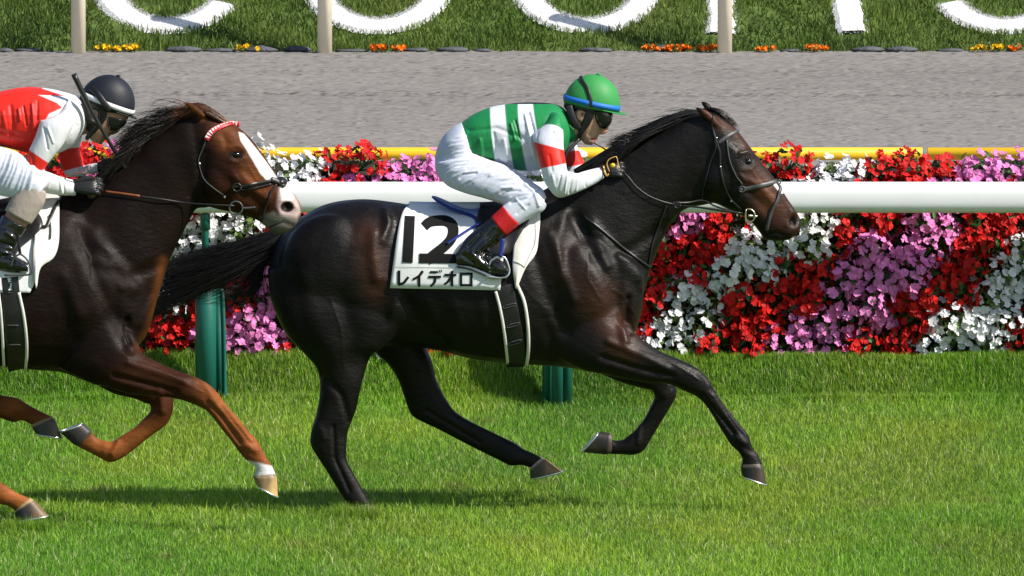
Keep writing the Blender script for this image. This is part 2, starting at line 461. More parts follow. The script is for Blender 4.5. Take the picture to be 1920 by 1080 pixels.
# longer tufts here and there and along the bed
V, q, t_, C = blades(16000, (-3.3, 3.3), (-3.9, 5.42), turf_h, (0.04, 0.07), (0.002, 0.0036), 0.9, 3, turf_col); mb.add(V, [q, t_]); Cs.append(C * 1.1)
V, q, t_, C = blades(90000, (-3.3, 3.3), (5.06, 5.28), lambda x, y: turf_h(x, y), (0.022, 0.05), (0.002, 0.0036), 0.5, 4, turf_col); mb.add(V, [q, t_]); Cs.append(C * 1.1)
for cx_, cy_, sd_ in ((W(672, 960, -.25)[0], -.27, 41), (W(52, 970, -1.05)[0], -1.07, 42)):
    V, q, t_, C = blades(420, (cx_ - .11, cx_ + .11), (cy_ - .07, cy_ + .03), turf_h, (0.06, 0.095), (.002, .0035), .5, sd_, turf_col); mb.add(V, [q, t_]); Cs.append(C)
for xr, sd_ in (((-8, -3.3), 31), ((3.3, 8), 32)):
    V, q, t_, C = blades(70000, xr, (-3.9, 5.28), turf_h, (0.03, 0.06), (.004, .007), 1.0, sd_, turf_col); mb.add(V, [q, t_]); Cs.append(C)
me = mb.mesh('turf_grass', False); paint(me, np.concatenate(Cs))
tag(link('turf_grass', me, M['grass']), kind='stuff', label='short sunlit green racecourse turf in front of the flower bank', cat='grass')

# flower bed core
X, Y, Q = grid(-20, 20, 500, 0, 1, 30)
u = Y; yy = 5.36 + 0.06 * sm(u, .2, .55) + 1.1 * sm(u, .5, 1.0); zz = Z_BED - .02 + 0.90 * sm(u, 0.0, .55) - 0.9 * sm(u, .8, 1)
Pn = np.stack([X, yy, zz], -1); zz = zz + 0.03 * nz(Pn, 9, 2); yy = yy + 0.03 * nz(Pn, 13, 3)
tag(link('flower_bed', mesh_np('flower_bed', np.stack([X, yy, zz], -1), [Q]), M['soil']), kind='structure')

# dirt track with harrow lines and clods
X, Y, Q = grid(-7, 7, 520, Y_DIRT0, Y_BANK + .25, 620); X = X + np.sign(X) * np.maximum(np.abs(X) - 5.5, 0) ** 2 * 12
P = np.stack([X * .35, Y, 0 * X], -1); P2 = np.stack([X, Y, 0 * X], -1)
r2 = np.random.default_rng(5)
line = np.exp(-((Y - 24.9 + .05 * np.sin(X)) / .16) ** 2) + .7 * np.exp(-((Y - 20.3) / .2) ** 2) + .5 * np.exp(-((Y - 26.8) / .12) ** 2) + .4 * np.exp(-((Y - 16.5) / .2) ** 2)
clod = (r2.random(len(X)) < 0.03 + 0.10 * np.clip(line, 0, 1)) * r2.uniform(.01, .03, len(X))
Z = 0.0012 * nz(P, 14, 1) + 0.0018 * r2.normal(size=len(X)) + clod * .22 - 0.012 * line
C = np.tile([0.222, 0.208, 0.195], (len(X), 1)) * (1 + .05 * nz(P * np.array([.5, 1, 1]), 3, 6) + .04 * nz(P2, 22, 7) + .13 * r2.normal(size=len(X)))[:, None]
C = C * (1 - .5 * (r2.random(len(X)) < .035 + .25 * np.clip(line, 0, 1)))[:, None]
me = mesh_np('dirt_track', np.stack([X, Y, Z], -1), [Q]); paint(me, np.clip(C, .04, 1))
tag(link('dirt_track', me, M['dirt']), kind='structure')

# bank
def bank_pt(x, s, up=0.0):
    x = np.asarray(x, float); s = np.asarray(s, float)
    return np.stack([x, Y_BANK + .12 + s * math.cos(BANK) - up * math.sin(BANK), s * math.sin(BANK) + up * math.cos(BANK)], -1)
X, S, Q = grid(-32, 32, 500, -.1, 8, 90)
V = bank_pt(X, S, 0.015 * nz(np.stack([X, S, 0 * X], -1), 9, 3))
tag(link('grass_bank', mesh_np('grass_bank', V, [Q]), M['bank']), kind='structure')

def bank_xs(px, py):
    d = FWD + np.array([(px - 960) / FPX, 0, 0]) + UPV * ((540 - py) / FPX)
    n = np.array([0, -math.sin(BANK), math.cos(BANK)]); p0 = bank_pt(0, 0)
    t = np.dot(p0 - CAM, n) / np.dot(d, n); q = CAM + d * t
    return q[0], (q[1] - p0[1]) / math.cos(BANK)
xa, s0 = bank_xs(313, 66); xb, _ = bank_xs(1103, 66); PXM = 790 / (xb - xa)
LW = 0.185                                                    # stroke width
HL = 1.75; A = (148 / PXM) - LW / 2; Bv = 0.62
def ell(t0, t1, cx=0, cy=None, a=A, b=Bv, n=40):
    cy = s0 + LW / 2 + b if cy is None else cy
    t = np.radians(np.linspace(t0, t1, n)); return [(cx + a * math.cos(q), cy + b * math.sin(q)) for q in t]
top = s0 + HL - LW / 2; bot = s0 + LW / 2
def px2x(px): return bank_xs(px, 66)[0]
letters = []
cC, cO, cU = px2x(313), px2x(707), px2x(1100)
letters.append(('C', [[*[(x + cC, y) for x, y in ell(-32, -180)], *[(x + cC, y) for x, y in ell(180, 35, cy=top - Bv)]]]))
letters.append(('O', [[*[(x + cO, y) for x, y in ell(0, -180)], *[(x + cO, y) for x, y in ell(180, 0, cy=top - Bv)], (cO + A, bot + Bv)]]))
letters.append(('U', [[(cU - A, top), *[(x + cU, y) for x, y in ell(-180, 0)], (cU + A, top)]]))
rx = px2x(1352); rr = px2x(1597)
letters.append(('R', [[(rx, bot - LW / 2), (rx, top)], [(rx, top), (rx + .35, top), (rx + .66, top - .12), (rx + .74, top - .4), (rx + .66, top - .68), (rx + .35, top - .8), (rx, top - .8)],
                      [(rx + .35, top - .8), (rx + .6, top - .92), (rr - .06, top - 1.12), (rr - .02, bot + .2), (rr, bot - LW / 2)]]))
cS = px2x(1885)
letters.append(('S', [[*[(x + cS, y) for x, y in ell(-148, 20)], (cS + A * .8, bot + Bv + .25), (cS, bot + Bv + .35), (cS - A * .85, top - Bv - .1), *[(x + cS, y) for x, y in ell(170, 40, cy=top - Bv * .8, b=Bv * .8)]]]))
let_ink = []
words = {'C': 'first', 'O': 'second', 'U': 'third', 'R': 'fourth', 'S': 'fifth'}
desc = {'C': 'big white painted letter C on the grass bank, leftmost of the letters', 'O': 'big white painted round letter O between the letters C and U',
        'U': 'big white painted letter U on the grass bank, left of the letter R', 'R': 'big white painted letter R whose left leg stands behind a beige post',
        'S': 'big white painted letter S cut off by the right edge of the photo'}
for nm, strokes in letters:
    mb = MB(); r3 = np.random.default_rng(ord(nm))
    for k_, st in enumerate(strokes):
        D = catmull(np.array(st, float), 6) if len(st) > 2 else np.linspace(st[0], st[1], 40)
        T = np.gradient(D, axis=0); T /= np.linalg.norm(T, axis=1)[:, None] + 1e-9; Nn = np.stack([-T[:, 1], T[:, 0]], -1)
        e1 = LW / 2 + r3.normal(0, .006, len(D)); e2 = LW / 2 + r3.normal(0, .006, len(D))
        let_ink.append(D)
        cols = []
        for f in np.linspace(-1, 1, 7):
            q = D + Nn * (np.where(f > 0, e1, e2) * f)[:, None]
            cols.append(bank_pt(q[:, 0], q[:, 1], 0.026 + k_ * 0.004 - 0.02 * (abs(f) > .9)))
        G = np.stack(cols, 1); n_, m_ = G.shape[:2]
        i = np.arange(n_ - 1)[:, None] * m_ + np.arange(m_ - 1)[None, :]
        mb.add(G.reshape(-1, 3), [np.stack([i, i + 1, i + m_ + 1, i + m_], -1).reshape(-1, 4)])
        # painted blades standing in the letter
        nb = int(2600 * len(D) / 100) + 900
        ii = r3.integers(0, len(D), nb); ff = r3.uniform(-1.06, 1.06, nb) * LW / 2; q = D[ii] + Nn[ii] * ff[:, None] + r3.normal(0, .012, (nb, 2))
        h = r3.uniform(.004, .014, nb); w = r3.uniform(.003, .006, nb)
        base = bank_pt(q[:, 0], q[:, 1], 0.02); tip = bank_pt(q[:, 0] + r3.normal(0, .012, nb), q[:, 1], 0) + np.array([0, 0, 1]) * (h + .02)[:, None] + np.array([0, -.01, 0])
        dxv = np.zeros((nb, 3)); dxv[:, 0] = w / 2
        Vb = np.stack([base - dxv, base + dxv, tip], 1).reshape(-1, 3)
        mb.add(Vb, [np.arange(nb)[:, None] * 3 + np.array([[0, 1, 2]])])
    o = mb.build('painted_letter', M['paint_white'], smooth=False); tag(o, desc[nm], 'letter', 'white letters painted on the grass bank')

def bank_col(x, y, r):
    n = len(x); P = np.stack([x, y, 0 * x], -1)
    C = np.tile([0.135, 0.225, 0.035], (n, 1))
    C = mixc(C, [0.23, 0.28, 0.06], np.clip(.3 + .4 * nz(P, 5, 3) + r.normal(0, .2, n), 0, 1))
    C = mixc(C, [0.05, 0.10, 0.025], np.clip(.3 + .4 * nz(P, 8, 9) + r.normal(0, .2, n), 0, .9))
    return C * r.uniform(.7, 1.3, n)[:, None]
r4 = np.random.default_rng(9)
mb = MB(); n = 90000
x = r4.uniform(-5.5, 5.5, n); s = r4.uniform(-.05, 2.6, n)
px_ = np.zeros(n)
keep = np.ones(n, bool)
for D in let_ink:
    keep &= segdist(x, s, [tuple(p) for p in D[::4]] + [tuple(D[-1])]) > LW / 2 - .006
x, s = x[keep], s[keep]; n = len(x)
h = r4.uniform(.03, .075, n) * (1 + .4 * nz(np.stack([x, s, 0 * x], -1), 10, 2)); w = r4.uniform(.005, .009, n)
base = bank_pt(x, s, -.005); tip = base + np.stack([r4.normal(0, .02, n), r4.normal(-.015, .015, n), h], -1)
dxv = np.stack([w / 2, r4.normal(0, .001, n), 0 * w], -1); mid = (base + tip) / 2 + np.array([0, -.004, .004])
Vb = np.stack([base - dxv, base + dxv, mid + dxv, mid - dxv, tip], 1).reshape(-1, 3); b = np.arange(n)[:, None] * 5
mb.add(Vb, [b + np.array([[0, 1, 2, 3]]), b + np.array([[3, 2, 4]])])
me = mb.mesh('bank_grass', False); paint(me, np.repeat(bank_col(x, s, r4), 5, axis=0))
tag(link('bank_grass', me, M['grass']), kind='stuff', label='rough green grass on the bank around the white letters', cat='grass')

# stones and marigolds along the foot of the bank
def rock(seed, w, h):
    r = np.random.default_rng(seed); mb = MB(); ball(mb, (0, 0, h * .3), (w / 2, .05, h / 2), 14, 9)
    me = mb.mesh('kerb_stone'); V = getV(me); setV(me, V + V / (np.linalg.norm(V, axis=1)[:, None] + 1e-6) * (0.012 * nz(V, 30, seed))[:, None]); return me
for i, (px, wpx) in enumerate(((8, 30), (52, 50), (345, 70), (412, 60), (490, 70), (560, 50), (660, 60), (780, 46), (850, 60), (905, 40), (1120, 60), (1250, 50), (1480, 40), (1625, 60), (1690, 60), (1780, 50))):
    p = W(px, 97, Y_BANK); o = link('kerb_stone', rock(i, wpx / 300, .022 + .010 * (i % 3)), M['stone']); o.location = (p[0], Y_BANK + .06 + .02 * (i % 2), 0.0)
    tag(o, 'dark grey stone lying along the foot of the grass bank', 'stone', 'dark stones along the foot of the bank')

def petal_flower(r, seed, cup=0.25, notch=0.15, petals=5):
    """flat five petalled flower facing +Z"""
    rr = np.random.default_rng(seed); V = []; F = []
    for k in range(petals):
        a0 = 2 * math.pi * k / petals + rr.normal(0, .07); L = r * rr.uniform(.88, 1.1); wd = L * 0.57; z1 = rr.normal(0, .34) * r
        prof = [(0.0, 0.0, 0), (.42 * L, .70 * wd, .02 * r), (.80 * L, 1.0 * wd, cup * r * .5), (1.0 * L, .55 * wd, cup * r), ((1 - notch) * L, 0, cup * r * .7),
                (1.0 * L, -.55 * wd, cup * r), (.80 * L, -1.0 * wd, cup * r * .5), (.42 * L, -.70 * wd, .02 * r), (.55 * L, 0, -.03 * r)]
        b = len(V); zz = rr.uniform(0, .12) * r
        for (u, v, z) in prof:
            V.append((u * math.cos(a0) - v * math.sin(a0), u * math.sin(a0) + v * math.cos(a0), z + zz + z1 * u / L))
        for i in range(8):
            F.append((b + i, b + (i + 1) % 8, b + 8))
    return np.array(V), np.array(F)
def leaf(L, w, seed):
    V = [(0, 0, 0), (.35 * L, .5 * w, .04 * L), (.75 * L, .36 * w, .02 * L), (L, 0, -.06 * L), (.75 * L, -.36 * w, .02 * L), (.35 * L, -.5 * w, .04 * L), (.35 * L, 0, -.02 * L), (.75 * L, 0, -.03 * L)]
    F = [(0, 6, 1), (0, 5, 6), (1, 6, 7), (1, 7, 2), (2, 7, 3), (6, 5, 4), (6, 4, 7), (7, 4, 3)]
    return np.array(V), np.array(F)
def frame(nrm, spin):
    n = np.array(nrm, float); n /= np.linalg.norm(n); a = np.cross(n, [0.3, 0.2, 1.0]); a /= np.linalg.norm(a); b = np.cross(n, a)
    c, s = math.cos(spin), math.sin(spin); return np.stack([c * a + s * b, -s * a + c * b, n], 1)

def plant_meshes(seed, nf, R=0.088, fr=0.0225, lf=52):
    r = np.random.default_rng(seed); fo = MB(); bl = MB()
    for k in range(lf):
        d = r.normal(size=3); d[1] = -abs(d[1]) * .9 + .25; d[2] += .15; d /= np.linalg.norm(d)
        p = d * R * r.uniform(.45, .98) * np.array([1.1, 1, 1]); n = d + r.normal(0, .5, 3) + np.array([0, -.1, .4])
        V, F = leaf(r.uniform(.035, .055), r.uniform(.018, .026), k); V = V - np.array([.02, 0, 0])
        fo.add(V @ frame(n, r.uniform(0, 6.3)).T + p, [F])
    for k in range(9):
        d = r.normal(size=3); d[1] = -abs(d[1]); d /= np.linalg.norm(d); tube(fo, [(0, .03, -.03), tuple(d * R * .5), tuple(d * R * .95)], [.004, .003, .0015], m=5, k=2)
    pts = []; tries = 0
    while len(pts) < nf and tries < 3000:
        tries += 1
        d = r.normal(size=3); d[1] = -abs(d[1]); d[2] += .12; d /= np.linalg.norm(d)
        p = d * R * r.uniform(.85, 1.28) * np.array([1.12, 1, 1.05])
        if all(np.linalg.norm((p - q) * np.array([1, .5, 1])) > fr * 1.12 for q in pts): pts.append(p)
    for k, p in enumerate(pts):
        n = p / np.linalg.norm(p) + np.array([.45, -.35, .45]) + r.normal(0, .25, 3)
        V, F = petal_flower(fr * r.uniform(.8, 1.15), seed * 100 + k, cup=r.uniform(-.1, .35)); bl.add(V @ frame(n, r.uniform(0, 6.3)).T + p, [F])
    return fo.mesh('foliage', False), bl.mesh('blossoms', False)

def make_thing(name, meshes, loc, label, cat, group, rot=0.0, sc=1.0, tilt=0.0):
    t = empty(name, loc, label, cat, group); t.rotation_euler = (0, tilt, rot); t.scale = (sc,) * 3
    for nm, me, ma in meshes:
        o = bpy.data.objects.new(nm, me); COL.objects.link(o); me.materials.clear(); me.materials.append(ma); o.parent = t
    return t
VAR = {}
for c, cn, cm, nf in (('red', 'red', 'red', 28), ('white', 'white', 'white', 27), ('pink', 'pink', 'pink', 28)):
    VAR[c] = []
    for k in range(5):
        fo, bl = plant_meshes({'red': 10, 'white': 20, 'pink': 30}[c] + k, nf)
        fo.materials.append(M['leaf_l' if c == 'white' else 'leaf']); bl.materials.append(M[c])
        VAR[c].append((fo, bl))
PL = {'red': 'red flowering bedding plant in the flower bank behind the white rail', 'white': 'white flowering bedding plant in the flower bank behind the white rail',
      'pink': 'pink flowering bedding plant in the flower bank behind the white rail'}
rp = np.random.default_rng(21)
rows = 8
for j in range(rows):
    for i in range(37):
        x = -2.66 + i * .146 + (j % 2) * .073 + rp.normal(0, .016)
        z = Z_BED + .07 + j * .118 + rp.normal(0, .014) + (j == rows - 1) * rp.uniform(-.045, .025)
        y = (5.35, 5.34, 5.335, 5.33, 5.33, 5.34, 5.37, 5.43)[j] + rp.normal(0, .02)
        q = proj(np.array([[x, y - .1, z]])); px, py = float(q[0][0]), float(q[1][0])
        u = (px - 1.05 * (640 - py) - 1178 + rp.normal(0, 9)) % 540
        c = 'white' if u < 150 else ('red' if u < 268 else ('pink' if u < 420 else 'red'))
        fo, bl = VAR[c][rp.integers(0, 5)]
        t = empty('bedding_plant', (x, y, z), PL[c], 'flower', c + ' bedding plants in the flower bank')
        t.rotation_euler = (rp.uniform(-.35, .2), rp.uniform(-.8, .8), rp.uniform(-.35, .35)); t.scale = (rp.uniform(.88, 1.12),) * 3
        for nm, me in (('foliage', fo), ('blossoms', bl)):
            o = bpy.data.objects.new(nm, me); COL.objects.link(o); o.parent = t
# the bed goes on past both sides of the photograph as one mass
tpl = {}
for c, l in VAR.items():
    for k in (0, 1):
        for h_, me in enumerate(l[k]):
            ng = np.array([len(p.vertices) for p in me.polygons]); vs = [list(p.vertices) for p in me.polygons]
            tpl[c, k, h_] = (getV(me), np.array([v for v in vs if len(v) == 3]), np.array([v for v in vs if len(v) == 4]) if (ng == 4).any() else None)
slots = [M['leaf'], M['red'], M['white'], M['pink']]; parts_ = {0: MB(), 1: MB(), 2: MB(), 3: MB()}
for side in (-1, 1):
    for j in range(6):
        for i in range(22):
            x = side * (2.86 + i * .20) + rp.normal(0, .03); z = Z_BED + .09 + j * .158; y = 5.36 + .03 * j
            u = ((x * 388 + 960) - 1.05 * (640 - (650 - (z - Z_BED) * 388)) - 1178) % 540
            c = 'white' if u < 150 else ('red' if u < 268 else ('pink' if u < 420 else 'red')); k = int(rp.integers(0, 2)); a_ = rp.uniform(-.6, .6)
            Rm = np.array([[math.cos(a_), 0, math.sin(a_)], [0, 1, 0], [-math.sin(a_), 0, math.cos(a_)]])
            for h_ in (0, 1):
                V, t3, t4 = tpl[c, k, h_]; parts_[0 if h_ == 0 else {'red': 1, 'white': 2, 'pink': 3}[c]].add(V * 1.35 @ Rm.T + np.array([x, y, z]), [t3] + ([t4] if t4 is not None else []))
mb = MB(); mi = []
for k in range(4):
    for v_ in parts_[k].F: pass
Vall = []; F3 = []; F4 = []; m3 = []; m4 = []; off_ = 0
for k in range(4):
    V = np.concatenate(parts_[k].V); Vall.append(V)
    for n_, l in parts_[k].F.items():
        f = np.concatenate(l) + off_; (F3 if n_ == 3 else F4).append(f); (m3 if n_ == 3 else m4).append(np.full(len(f), k))
    off_ += len(V)
Fl = [np.concatenate(F3)] + ([np.concatenate(F4)] if F4 else [])
me = mesh_np('bedding_flowers', np.concatenate(Vall), Fl, False)
for m_ in slots: me.materials.append(m_)
mi = np.concatenate([np.concatenate(m3)] + ([np.concatenate(m4)] if m4 else [])).astype(np.int32)
if len(mi) == len(me.polygons): me.polygons.foreach_set('material_index', mi)
o = bpy.data.objects.new('bedding_flowers', me); COL.objects.link(o); tag(o, 'red, white and pink bedding flowers continuing along the flower bank', 'flowers', kind='stuff')

# marigolds at the foot of the bank
for i, (px, c, s) in enumerate(((203, 'y', .9), (225, 'y', 1.3), (248, 'y', .8), (455, 'y', .9), (712, 'o', 1.4), (745, 'o', .8), (1218, 'o', .9), (1258, 'o', .8), (1283, 'o', 1.2), (1325, 'o', 1.4), (1432, 'o', 1.2), (1527, 'o', 1.3), (1840, 'y', .9), (1868, 'y', .7), (1900, 'o', .8))):
    mb = MB(); fo = MB(); r = np.random.default_rng(50 + i)
    for k in range(int(9 * s)):
        V, F = petal_flower(.022, 900 + i * 20 + k, .6, .05, 8); p = np.array([r.normal(0, .028 * s), r.normal(0, .02), .045 + r.uniform(-.015, .015)])
        p[2] *= .55; V = V * .72
        mb.add(V @ frame((r.normal(0, .4), -.7, .8), r.uniform(0, 6)).T + p, [F]); mb.add(V * .6 @ frame((r.normal(0, .4), -.7, .8), r.uniform(0, 6)).T + p + np.array([0, -.004, .006]), [F])
    for k in range(20):
        V, F = leaf(.04, .012, k); fo.add(V @ frame((r.normal(), -.5, .6), r.uniform(0, 6.3)).T + np.array([r.normal(0, .03 * s), r.normal(0, .02), r.uniform(.005, .035)]), [F])
    p = W(px, 96, Y_BANK)
    make_thing('marigold_clump', [('foliage', fo.mesh('foliage', False), M['leaf']), ('blossoms', mb.mesh('blossoms', False), M['yel_f' if c == 'y' else 'orange'])],
               (p[0], Y_BANK + .02, 0), ('low yellow flower clump along the far edge of the dirt track' if c == 'y' else 'low orange flower clump along the far edge of the dirt track'),
               'flower', ('yellow' if c == 'y' else 'orange') + ' flower clumps at the foot of the bank')

# ------------------------------------------------------------------ white running rail
zt = W(960, 341, Y_POST)[2]; zb = W(960, 399, Y_POST)[2]; zc = (zt + zb) / 2; hh = (zt - zb) / 2
root = empty('running_rail', (0, Y_POST, 0), 'white horizontal running rail on green posts in front of the flower bank', 'rail')
th = np.linspace(0, 2 * math.pi, 40, endpoint=False); e = 2 / 2.7
prof = np.stack([np.sign(np.cos(th)) * np.abs(np.cos(th)) ** e * .062, np.sign(np.sin(th)) * np.abs(np.sin(th)) ** e * hh], -1)
R = np.array([[(x, Y_POST + a, zc + b) for a, b in prof] for x in np.linspace(-13, 13, 60)])
mb = MB(); V, F = rings(R); mb.add(V, F); mb.build('rail_bar', M['rail'], root)
x1 = W(385, 540, Y_POST)[0]; x2 = W(1045, 540, Y_POST)[0]; dxp = x2 - x1
def cyl(mb, c, r, z0, z1, m=24, rt=None):
    th = np.linspace(0, 2 * math.pi, m, endpoint=False); rt = r if rt is None else rt
    zs = [z0, z1 - .004, z1]; rs = [r, rt, rt * .93]
    R = np.array([[(c[0] + q * math.cos(t), c[1] + q * math.sin(t), z) for t in th] for z, q in zip(zs, rs)]); V, F = rings(R); mb.add(V, F)
zf = W(385, 531, Y_POST)[2]
for i, x in enumerate((x1 - 2 * dxp, x1 - dxp * 4, x1, x2, x2 + dxp * 2, x2 + dxp * 4)):
    mb = MB()
    if i != 3:
        cyl(mb, (x + .002, Y_POST), .050, -.05, zf, 32)
        b_ = MB()
        box(b_, (x + .066, Y_POST + .03, zf * .45), (.018, .012, zf * .50)); tube(b_, [(x + .094, Y_POST + .02, -.05), (x + .090, Y_POST + .02, zf * .5), (x + .082, Y_POST + .02, zf * .94)], .009, m=8)
    else:
        cyl(mb, (x, Y_POST - .06), .027, -.05, zf * .93, 24)
        b_ = MB(); cyl(b_, (x - .046, Y_POST + .01), .026, -.05, zf * .93); cyl(b_, (x + .046, Y_POST + .01), .024, -.05, zf * .93); cyl(b_, (x, Y_POST), .062, zf * .93, zf * .97)
    po = mb.build('post', M['post_green'], root)
    b_.build('brace', M['post_green'], po)
    mb = MB(); cyl(mb, (x, Y_POST), .060, zf, zf + .012); cyl(mb, (x, Y_POST), .017, zf, zb + .02, 16); cyl(mb, (x, Y_POST), .024, zb - .08, zb - .005, 16)
    mb.build('upright', M['post_green'], po)

# yellow rail of the dirt course and the beige posts beyond
YR = 9.0; root = empty('yellow_rail', (0, YR, 0), 'long low yellow rail running behind the flower bank', 'rail')
zr = W(960, 275, YR)[2] - .036; xj = W(1734, 280, YR)[0]
def cylx(mb, a, b, y, z, r, m=24):
    th = np.linspace(0, 2 * math.pi, m, endpoint=False)
    R = np.array([[(x, y + q * math.cos(t), z + q * math.sin(t)) for t in th] for x, q in ((a, r * .9), (a + .004, r), (b - .004, r), (b, r * .9))]); V, F = rings(R); mb.add(V, F)
for a, b in ((-14, xj - 6.02), (xj - 6, xj - .012), (xj + .012, 14)):
    mb = MB(); cylx(mb, a, b, YR, zr, .032); mb.build('rail_section', M['yellow'], root)
for i in range(-4, 5):
    mb = MB(); cyl(mb, (xj - .6 + i * 2.5, YR + .02), .03, -.05, zr - .03); mb.build('post', M['beige'], root)
for i, (px, nm) in enumerate(((147, 'leftmost beige post, standing beside the painted letter C'), (609, 'beige post standing in front of the left side of the painted letter O'), (1359, 'beige post standing in front of the painted letter R'))):
    p = W(px, 100, Y_BANK - .05); t = empty('fence_post', (p[0], Y_BANK - .05, 0), nm, 'post', 'beige posts along the far edge of the dirt track')
    mb = MB(); cyl(mb, (p[0], Y_BANK - .05), .046, -.05, 1.25, 28, .0455); mb.build('shaft', M['beige'], t)
    mb = MB(); cyl(mb, (p[0], Y_BANK - .05), .055, 1.25, 1.28, 28); mb.build('cap', M['beige'], t)
# ------------------------------------------------------------------ horses
def legs_union(mb, secs, yo=0.0, **k): loft(mb, secs, yo, **k)

def hoof(name, parent, cor, sole, w, y, yo, cols, fl=1.12, shoe=True, label=None):
    """cor / sole: (toe x, toe y, heel x, heel y) outlines of the coronet and of the ground surface"""
    mb = MB()
    c = np.array(cor, float); s_ = np.array(sole, float)
    secs = []
    for f in (-.12, 0, .12, .35, .6, .85, 1.0):
        q = c + (s_ - c) * f; g = {-.12: .84, 0: .93, .12: 1.0}.get(f, 1.0); m_ = (q[:2] + q[2:]) / 2; q = np.concatenate([m_ + (q[:2] - m_) * g, m_ + (q[2:] - m_) * g])
        secs.append((q[0], q[1], q[2], q[3], w * g * (1 + (fl - 1) * max(f, 0)), y))
    loft(mb, secs, yo, k=3, m=28, n=2.4)
    me = mb.mesh(name); V = getV(me); px, py = proj(V)
    d = (s_ - c); f = ((px - (c[0] + c[2]) / 2) * (d[0] + d[2]) / 2 + (py - (c[1] + c[3]) / 2) * (d[1] + d[3]) / 2) / (((d[0] + d[2]) / 2) ** 2 + ((d[1] + d[3]) / 2) ** 2)
    # heel-to-toe coordinate
    tx = (px - s_[2]) * (s_[0] - s_[2]) + (py - s_[3]) * (s_[1] - s_[3]); tx /= (s_[0] - s_[2]) ** 2 + (s_[1] - s_[3]) ** 2
    C = np.tile(cols[0], (len(V), 1)); C = mixc(C, cols[1], sm(tx, .35, .75)); C = mixc(C, cols[2], 1 - sm(f, .0, .16))
    paint(me, C); o = link(name, me, M['hoof'], parent)
    if label: o['label'] = label
    if shoe:
        # metal shoe: a band round the ground surface
        A = W(s_[0], s_[1], y + yo); B = W(s_[2], s_[3], y + yo); cc = (A + B) / 2; h = (A - B) / 2; ww = w * fl
        nrm = W(s_[0], s_[1], y + yo) + W(s_[2], s_[3], y + yo) - W(c[0], c[1], y + yo) - W(c[2], c[3], y + yo); nrm /= np.linalg.norm(nrm)
        th = np.linspace(-2.5, 2.5, 26); P = [cc + h * 1.0 * math.cos(t) + np.array([0, ww * .98 * math.sin(t), 0]) + nrm * .003 for t in th]
        sb = MB(); tube(sb, P, .0042, m=8, k=1); sb.build('horseshoe', M['steel'], o)
    return o

def eye_and_lids(parent, px, py, r, surf):
    p, n = surf.hit(px, py, 0); mb = MB(); ball(mb, p + np.array([0, r * .35, 0]), (r * 1.15, r, r * .85), 20, 12)
    mb.build('eye', M['eye'], parent)

# ---- dark horse, number 12
D_TORSO = [(505, 470, 505, 560, .09, 0), (532, 432, 533, 608, .17, 0), (573, 401, 577, 640, .235, 0), (620, 380, 640, 652, .265, 0), (680, 373, 700, 650, .27, 0), (740, 379, 760, 648, .255, 0),
           (800, 389, 820, 657, .265, 0), (860, 394, 880, 672, .285, 0), (920, 390, 950, 681, .285, 0), (980, 372, 1010, 685, .262, 0), (1030, 358, 1065, 690, .235, 0),
           (1085, 390, 1118, 694, .215, 0), (1140, 425, 1162, 665, .195, 0), (1185, 455, 1190, 626, .155, 0), (1209, 505, 1204, 582, .09, 0)]
D_NECK = [(1000, 366, 1100, 650, .15, 0), (1050, 338, 1186, 605, .15, 0), (1100, 308, 1218, 512, .125, 0), (1150, 282, 1240, 455, .10, 0), (1200, 257, 1262, 415, .088, 0), (1250, 235, 1285, 393, .082, 0),
          (1295, 214, 1318, 385, .078, 0), (1330, 214, 1342, 380, .076, 0), (1350, 220, 1352, 378, .06, 0)]
D_HEAD = [(1312, 209, 1298, 370, .07, 0), (1343, 210, 1330, 378, .085, 0), (1372, 232, 1352, 386, .092, 0), (1398, 264, 1368, 394, .09, 0), (1423, 297, 1382, 401, .077, 0), (1445, 325, 1398, 409, .062, 0),
          (1461, 347, 1412, 420, .053, 0), (1477, 373, 1424, 436, .05, 0), (1493, 396, 1435, 448, .052, 0), (1502, 416, 1456, 452, .046, 0), (1500, 434, 1478, 450, .03, 0)]
D_HN = [(500, 500, 760, 520, .11, -.12), (507, 560, 765, 600, .125, -.135), (533, 622, 722, 650, .11, -.145), (569, 662, 698, 665, .088, -.15), (594, 692, 685, 696, .07, -.15), (600, 724, 675, 735, .058, -.15),
        (595, 768, 668, 768, .05, -.15), (584, 806, 653, 808, .045, -.15), (582, 832, 650, 836, .042, -.15), (594, 855, 650, 860, .035, -.15), (613, 884, 661, 884, .031, -.15), (635, 920, 676, 910, .03, -.15),
        (648, 940, 691, 936, .034, -.15), (655, 952, 697, 946, .03, -.15)]
D_HF = [(640, 520, 800, 540, .10, .12), (665, 590, 800, 600, .105, .13), (701, 658, 799, 645, .09, .14), (724, 680, 810, 676, .078, .14), (744, 708, 818, 710, .062, .14), (757, 742, 831, 738, .052, .14), (770, 776, 850, 768, .045, .14),
        (790, 790, 870, 783, .04, .14), (820, 804, 892, 795, .034, .14), (860, 825, 921, 809, .028, .14), (903, 847, 948, 822, .028, .14), (934, 862, 966, 831, .033, .14), (957, 873, 984, 843, .034, .14), (977, 872, 1001, 850, .029, .14), (995, 877, 1017, 859, .03, .14)]
